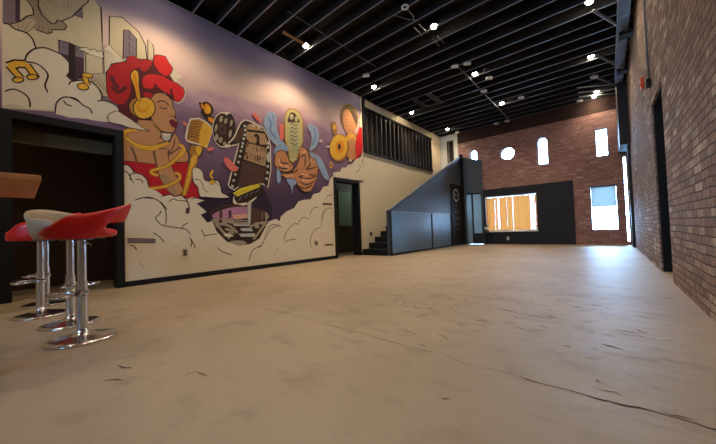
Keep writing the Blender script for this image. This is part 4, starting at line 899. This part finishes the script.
# ------------------------------------------------------------------ bar stools
def make_stool(label, leather, loc, rz):
    t = thing('bar_stool', label, 'bar stool', loc, rz, 'bar stools lined up before the black doorway')
    bm = bmesh.new(); lathe(bm, [(0, 0), (.205, 0), (.21, .004), (.208, .010), (.17, .020), (.09, .036), (.045, .05), (.036, .062), (.036, .085), (0, .085)], 48); obj('base', bm, M_chrome, t, smooth=True)
    bm = bmesh.new(); lathe(bm, [(0, .08), (.034, .08), (.034, .44), (.0, .44)], 24); lathe(bm, [(.0, .44), (.027, .44), (.027, .76), (0, .76)], 24); o = obj('column', bm, M_chrome, t, smooth=True)
    e = o.modifiers.new('e', 'EDGE_SPLIT'); e.split_angle = math.radians(50)
    bm = bmesh.new(); lathe(bm, [(.035, .33), (.043, .33), (.043, .37), (.035, .37)], 24)
    pts = [(.035*math.cos(math.radians(50)), -.035*math.sin(math.radians(50)), .35)]
    pts = [(-.03, -.02, .35), (-.12, -.09, .35)]+[(.155*math.sin(a), -.12-.10*math.cos(a)+.03, .35) for a in [math.radians(v) for v in range(-75, 76, 15)]]+[(.12, -.09, .35), (.03, -.02, .35)]
    path_tube(bm, pts, .011); obj('footrest', bm, M_chrome, t, smooth=True)
    bm = bmesh.new(); path_tube(bm, [(.01, .0, .735), (.08, .02, .735), (.15, .03, .72), (.17, .03, .715)], .005); obj('height_lever', bm, M_chrome, t, smooth=True)
    bm = bmesh.new(); lathe(bm, [(0, .755), (.07, .755), (.07, .775), (0, .775)], 20); obj('seat_plate', bm, M_steel, t)
    # seat pad
    bm = bmesh.new(); n = 40; rows = []
    for r, z in ((0, .775), (.12, .772), (.19, .775), (.212, .785), (.22, .805), (.214, .825), (.19, .838), (.12, .836), (0, .828)):
        row = []
        for i in range(n if r else 1):
            a = 2*math.pi*i/n; c_, s_ = math.cos(a), math.sin(a); e = .82
            row.append(bm.verts.new((r*1.0*math.copysign(abs(c_)**e, c_), r*1.0*math.copysign(abs(s_)**e, s_)-.01, z)))
        rows.append(row)
    for A, Z in zip(rows, rows[1:]):
        for i in range(n):
            j = (i+1) % n
            bm.faces.new((A[0], Z[j], Z[i]) if len(A) == 1 else ((A[i], A[j], Z[0]) if len(Z) == 1 else (A[i], A[j], Z[j], Z[i])))
    obj('seat', bm, leather, t, smooth=True)
    # wraparound shell
    bm = bmesh.new(); N = 44; rings = []
    for i in range(N+1):
        ph = math.radians(-146+292*i/N); k = abs(ph)/math.radians(146)
        sm = lambda e0, e1, v: (lambda q: q*q*(3-2*q))(max(0, min(1, (v-e0)/(e1-e0))))
        lo = .765+.125*(1-sm(.36, .56, k)); hi = 1.05-.11*sm(.0, .72, k)-.085*sm(.72, 1.0, k); lean = .055*(1-sm(0, .8, k))
        R = .232; th = .028; ex = 1.0+.07*(1-k)
        dx, dy = math.sin(ph), math.cos(ph); sec = []
        m_ = 6
        for s_ in range(m_+1):
            z = lo+(hi-lo)*s_/m_; o_ = lean*(s_/m_)+(.0 if k < .5 else 0); rad = R*ex+th/2+o_-(.012 if s_ in (0, m_) else 0); sec.append((dx*rad, dy*rad, z))
        for s_ in range(m_, -1, -1):
            z = lo+(hi-lo)*s_/m_; o_ = lean*(s_/m_); rad = R*ex-th/2+o_+(.012 if s_ in (0, m_) else 0); sec.append((dx*rad, dy*rad, z))
        rings.append([bm.verts.new(q) for q in sec])
    for A, Z in zip(rings, rings[1:]):
        for j in range(len(A)): bm.faces.new((A[j], A[(j+1) % len(A)], Z[(j+1) % len(A)], Z[j]))
    bm.faces.new(rings[0]); bm.faces.new(rings[-1]); o = obj('backrest', bm, leather, t, smooth=True)
    return t
s1 = make_stool('red bar stool nearest the camera with curved wraparound back on chrome base', M_red, (-3.09, .32, 0), 0)
s2 = make_stool('cream bar stool standing directly behind the nearest red one', M_creaml, (-3.74, .31, 0), 2.1)
s3 = dup(s1, (-4.45, .15, 0), 'red bar stool behind the cream one, its front seen at far left', -.25)
s4 = dup(s1, (-5.16, .22, 0), 'farthest bar stool, almost hidden, its chrome base by the black doorway', -.1)
# ------------------------------------------------------------------ high table
tb = thing('bar_table', 'high wooden table whose thick corner juts in above the bar stools', 'table', (-2.55, -.5, 0))
bm = bmesh.new(); box(bm, -.66, .29, -.75, .58, 1.073, 1.105); obj('table_top', bm, M_wood, tb, bevel=.006)
bm = bmesh.new(); box(bm, -.04, .04, -.14, -.06, .03, 1.073); obj('pedestal', bm, M_black, tb)
bm = bmesh.new(); box(bm, -.3, .3, -.4, .2, 0, .03); obj('foot_plate', bm, M_black, tb)
# ------------------------------------------------------------------ ceiling lamps
M_bulb = mat('lamp_glow', (255, 240, 210), emit=(1, .85, .58), es=90)
def lamp(label, x, y, w, loc=None):
    t = thing('ceiling_spotlight', label, 'ceiling light', (x, y, ZC), 0, 'spotlights hung under the black joists')
    bm = bmesh.new(); lathe(bm, [(.02, .24), (.07, .20), (.08, .03), (.076, .03), (.066, .19), (.0, .20)], 20); obj('can', bm, M_black, t, smooth=True)
    bm = bmesh.new(); lathe(bm, [(0, -.01), (.05, .0), (.064, .035), (.04, .11), (0, .13)], 16); obj('bulb', bm, M_bulb, t, smooth=True)
    l = bpy.data.lights.new('spot_beam', 'SPOT'); l.energy = w; l.color = (1, .80, .56); l.spot_size = math.radians(128); l.spot_blend = .7; l.shadow_soft_size = .05
    o = bpy.data.objects.new('spot_beam', l); COL.objects.link(o); o.parent = t; o.location = (0, 0, -.03); return t
LW = 120
for lab, x, y in (('ceiling spotlight beside the mural, leftmost in the photo, next to the brown batten', -4.97, 4.2), ('ceiling spotlight above the left end of the slatted balustrade', -5.03, 6.78), ('ceiling spotlight above the middle of the slatted balustrade', -5.2, 9.22), ('small ceiling spotlight above the top of the stairs by the far white wall', -5.03, 11.9),
    ('large bright ceiling spotlight high in the middle of the frame', -2.57, 5.62), ('ceiling spotlight in the middle row, second from the camera', -2.6, 8.15), ('ceiling spotlight in the middle row, farthest, near the brick wall', -2.59, 10.77),
    ('ceiling spotlight cut by the top edge near the brick side wall', -.1, 7.03), ('ceiling spotlight in the right row, second one from the top edge', -.16, 9.41), ('ceiling spotlight in the right row, next to farthest', -.11, 12.05), ('ceiling spotlight in the right row, farthest, against the brick end wall', -.19, 12.45)):
    lamp(lab, x, y, LW*(1 if x < -4 else (.75 if x < -1 else .4))*(1 if y < 11.5 else .5))
for x, y in ((-4.97, 1.6), (-4.97, -1.0), (-2.57, 3.1), (-2.57, .5), (-2.57, -2.1), (-.1, 4.5), (-.1, 1.9), (-.1, -1.0)):  # extra unseen lamps added to raise the hall's brightness
    lamp('added ceiling spotlight above the near end of the hall, out of view', x, y, LW*(.15 if x > -1 else (.6 if y>1 else .35)))
# ------------------------------------------------------------------ ceiling services
M_duct = mat('grey_duct', (84, 86, 92), .5, metal=.2)
for lab, x, y0, y1 in (('grey ceiling vent strip left of the pair over the white wall', -4.56, 8.3, 9.1), ('grey ceiling vent strip right of the pair over the white wall', -4.04, 8.25, 9.15)):
    t = thing('ceiling_vent', lab, 'vent', (x, y0, ZC-.045), 0, 'pair of vent strips')
    bm = bmesh.new(); box(bm, -.08, .08, 0, y1-y0, .005, .045); obj('vent_body', bm, M_duct, t, bevel=.004)
    bm = bmesh.new()
    for k in range(5): box(bm, -.07+.03*k, -.06+.03*k, .03, y1-y0-.03, -.002, .005)
    obj('grille', bm, mat('duct_dark', (50, 52, 56), .6), t)
def conduit(label, pts, r, m):
    bm = bmesh.new(); path_tube(bm, pts, r, 8); return tag(obj('conduit', bm, m, smooth=True), label, 'conduit')
Zt = ZC-.02
conduit('thin grey conduit run beside the middle row of ceiling lamps', [(-2.76, 7.2, Zt), (-2.78, 12.6, Zt)], .018, M_duct)
conduit('thin broken conduit run over the mural side of the ceiling', [(-4.36, 3.25, Zt), (-4.30, 5.9, Zt)], .008, M_duct)
for k, (lab, x, y) in enumerate((('small white emergency head left of the pair above the middle lamp', -2.80, 7.24), ('small white emergency head right of the pair above the middle lamp', -2.52, 7.33), ('white ceiling sensor right of the middle row lamp', -2.34, 8.49), ('white ceiling sensor just beyond the middle row lamp', -2.70, 9.2), ('small white ceiling sensor right of the farthest middle lamp', -1.97, 10.55), ('white junction box at the far end of the conduit', -2.86, 12.5), ('white junction box left of the conduit end', -3.25, 12.5), ('white junction box over the far white wall', -4.82, 12.4), ('white ceiling sensor beside the mural, between two lamps', -4.70, 6.0), ('bright white ceiling sensor in the right row', -.14, 10.56), ('long white ceiling box near the right row far end', -.57, 12.3))):
    t = thing('ceiling_sensor', lab, 'sensor', (x, y, ZC-.002), .5, 'small white ceiling fittings')
    bm = bmesh.new(); box(bm, -.035, .035, -.035, .035, -.015, 0); obj('mount', bm, M_steel, t, bevel=.003)
    bm = bmesh.new(); bmesh.ops.create_cone(bm, cap_ends=True, segments=16, radius1=.035, radius2=.045, depth=.17, matrix=Matrix.Translation((0, .0, -.055)) @ Matrix.Rotation(math.pi/2, 4, 'Y')); obj('head', bm, M_white, t, smooth=False, bevel=.006)
# hanging camera bracket
t = thing('ceiling_bracket', 'white ring bracket with thin arms dangling near the top edge of the photo', 'bracket', (-2.68, 4.66, ZC-.05))
bm = bmesh.new(); path_tube(bm, [(.055*math.cos(a), .055*math.sin(a), 0) for a in [i*math.pi/8 for i in range(16)]], .016, 8, True); obj('ring', bm, M_white, t, smooth=True)
bm = bmesh.new(); path_tube(bm, [(.0, .05, 0), (.0, .30, .0), (-.06, .42, .0)], .008); path_tube(bm, [(-.28, .0, .0), (-.10, .35, .0), (.0, .45, 0)], .008); obj('arm', bm, M_steel, t)
for lab, x, y in (('short metal strap pair just left of the large bright spotlight', -2.86, 5.45), ('short metal strap pair just right of the large bright spotlight', -2.75, 6.05)):
    t = thing('joist_strap', lab, 'strap', (x, y, ZC-.012), 0, 'joist straps by the bright lamp')
    for k in range(2): bm = bmesh.new(); box(bm, k*.12-.008, k*.12+.008, -.15, .2, -.004, .012); obj('strap', bm, M_steel, t)
tag(obj('wood_batten', B(-4.93, -4.86, 3.55, 4.1, ZC-.03, ZC-.002), mat('batten_brown', (150, 112, 62), .6)), 'short brown batten under the ceiling beside the nearest left spotlight', 'batten')
# duct and braces along the right wall
du = thing('wall_duct', 'long grey square duct running along the top of the brick side wall', 'duct', (.40, 5.2, ZC-.17))
bm = bmesh.new(); box(bm, -.10, .08, 0, 6.08, 0, .165); obj('duct_body', bm, mat('slate_duct', (78, 84, 98), .45, noise=.2), du, bevel=.006)
for y in (1.2, 2.4, 3.6, 4.8): bm = bmesh.new(); box(bm, -.108, .088, y, y+.04, -.006, .165); obj('duct_seam', bm, M_steel, du)
for lab, y in (('nearest black bracket with diagonal brace at the top of the brick wall', 8.3), ('middle black bracket with diagonal brace at the top of the brick wall', 10.28)):
    t = thing('beam_bracket', lab, 'bracket', (.5, y, ZC-.24), 0, 'brackets along the duct')
    bm = bmesh.new(); box(bm, -.17, .054, -.10, .14, -.02, .06); obj('bracket_block', bm, M_black, t, bevel=.006)
    bm = bmesh.new(); tube(bm, (-.02, -.02, .05), (-.56, -1.05, .20), .026, 8); obj('brace', bm, M_steel, t)
t = thing('beam_bracket', 'diagonal brace on the dark corner casing at the far end', 'bracket', (.32, 11.4, ZC-.15), 0)
bm = bmesh.new(); tube(bm, (0, .0, 0), (-.42, -.70, .12), .024, 8); obj('brace', bm, M_steel, t)
bm = bmesh.new(); box(bm, -.03, .02, -.1, -.0, -.06, .06); obj('bracket_block', bm, M_black, t)
for k, lab in enumerate(('uppermost of three pale bars imitating window glints under the ceiling at the far right', 'middle one of three pale bars imitating window glints under the ceiling at the far right', 'lowest of three pale bars imitating window glints under the ceiling at the far right')):
    y = 11.5+.42*k
    bm = bmesh.new(); tube(bm, (-.55, y-.45, ZC-.05), (.32, y+.08, ZC-.05), .016, 8); tag(obj('joist_glint', bm, M_white, smooth=True), lab, 'pipe', 'three pale bars imitating window glints')  # pale rods standing in for window light reflected on the joist undersides
# right wall fittings
t = thing('wall_conduit', 'thin vertical conduit with a small box on the brick side wall', 'conduit', (XR, 6.05, 2.72))
bm = bmesh.new(); path_tube(bm, [(-.02, 0, .1), (-.02, 0, ZC-2.72)], .012); obj('pipe', bm, M_steel, t, smooth=True)
bm = bmesh.new(); box(bm, -.05, 0, -.05, .06, 0, .11); obj('junction_box', bm, M_black, t, bevel=.004)
t = thing('fire_alarm', 'small orange alarm unit high on the brick side wall', 'alarm', (XR, 6.95, 3.10))
bm = bmesh.new(); box(bm, -.045, 0, -.06, .06, -.09, .09); obj('alarm_body', bm, M_orange, t, bevel=.01)
bm = bmesh.new(); box(bm, -.065, -.045, -.035, .035, -.02, .05); obj('strobe_lens', bm, M_white, t, bevel=.006)
# outlets
def outlet(label, x, y, z, n, m1, m2):
    t = thing('wall_outlet', label, 'outlet', (x, y, z))
    if abs(n[0]): bx = lambda bm, h, w, t0, t1, zz=0: box(bm, min(t0*n[0], t1*n[0]), max(t0*n[0], t1*n[0]), -w, w, zz-h, zz+h)
    else: bx = lambda bm, h, w, t0, t1, zz=0: box(bm, -w, w, min(t0*n[1], t1*n[1]), max(t0*n[1], t1*n[1]), zz-h, zz+h)
    bm = bmesh.new(); bx(bm, .062, .04, 0, .008); obj('cover_plate', bm, m1, t, bevel=.002)
    bm = bmesh.new(); bx(bm, .016, .017, .008, .013, .024); bx(bm, .016, .017, .008, .013, -.024); obj('socket', bm, m2, t)
    return t
outlet('pale outlet plate with dark sockets low on the mural clouds', XL+.0275, 1.92, .465, (1, 0, 0), M_creaml, M_black)
outlet('black outlet box on the white wall above the steps', XL, 7.28, .62, (1, 0, 0), M_black, mat('socket_dark', (40, 40, 42), .4))
outlet('small dark outlet low on the mural clouds near the doorway', XL+.0275, 4.98, .46, (1, 0, 0), M_creaml, M_black)
outlet('white outlet on the black wall under the yellow blinds', -3.06, YF-.04, .23, (0, -1, 0), M_white, M_steel)
# plant on the sill
t = thing('potted_plant', 'white pot with greyish plant at the left end of the blind window', 'plant', (-3.80, YF-.22, .56)); 
bm = bmesh.new(); lathe(bm, [(0, 0), (.05, 0), (.075, .14), (.068, .14), (.06, .12), (0, .12)], 20); obj('pot', bm, M_white, t, smooth=True)
bm = bmesh.new(); rr = random.Random(3)
for i in range(26):
    a = rr.uniform(0, 6.28); l = rr.uniform(.10, .22); e = rr.uniform(.4, 1.3); d = Vector((math.cos(a)*math.cos(e), math.sin(a)*math.cos(e), math.sin(e))); p = Vector((0, 0, .12)); w = d.cross(Vector((0, 0, 1))).normalized()*.014
    m1 = p+d*l*.55; tip = p+d*l-Vector((0, 0, l*.15)); vs = [bm.verts.new(q) for q in (p, m1-w, tip, m1+w)]; bm.faces.new(vs)
obj('foliage', bm, mat('grey_green_leaf', (96, 110, 92), .6), t)
t['label'] = 'white pot with greyish plant at the left end of the blind window'
sh = thing('plant_stand', 'small dark stand holding the white pot beside the glazed door', 'stand', (-3.80, YF-.22, 0))
bm = bmesh.new(); box(bm, -.09, .09, -.09, .09, .53, .56); obj('stand_top', bm, M_navy, sh, bevel=.004)
lg = None
for x, y in ((-.07, -.07), (.07, -.07), (-.07, .07), (.07, .07)): bm = bmesh.new(); box(bm, x-.012, x+.012, y-.012, y+.012, 0, .53); obj('leg', bm, M_navy, sh)
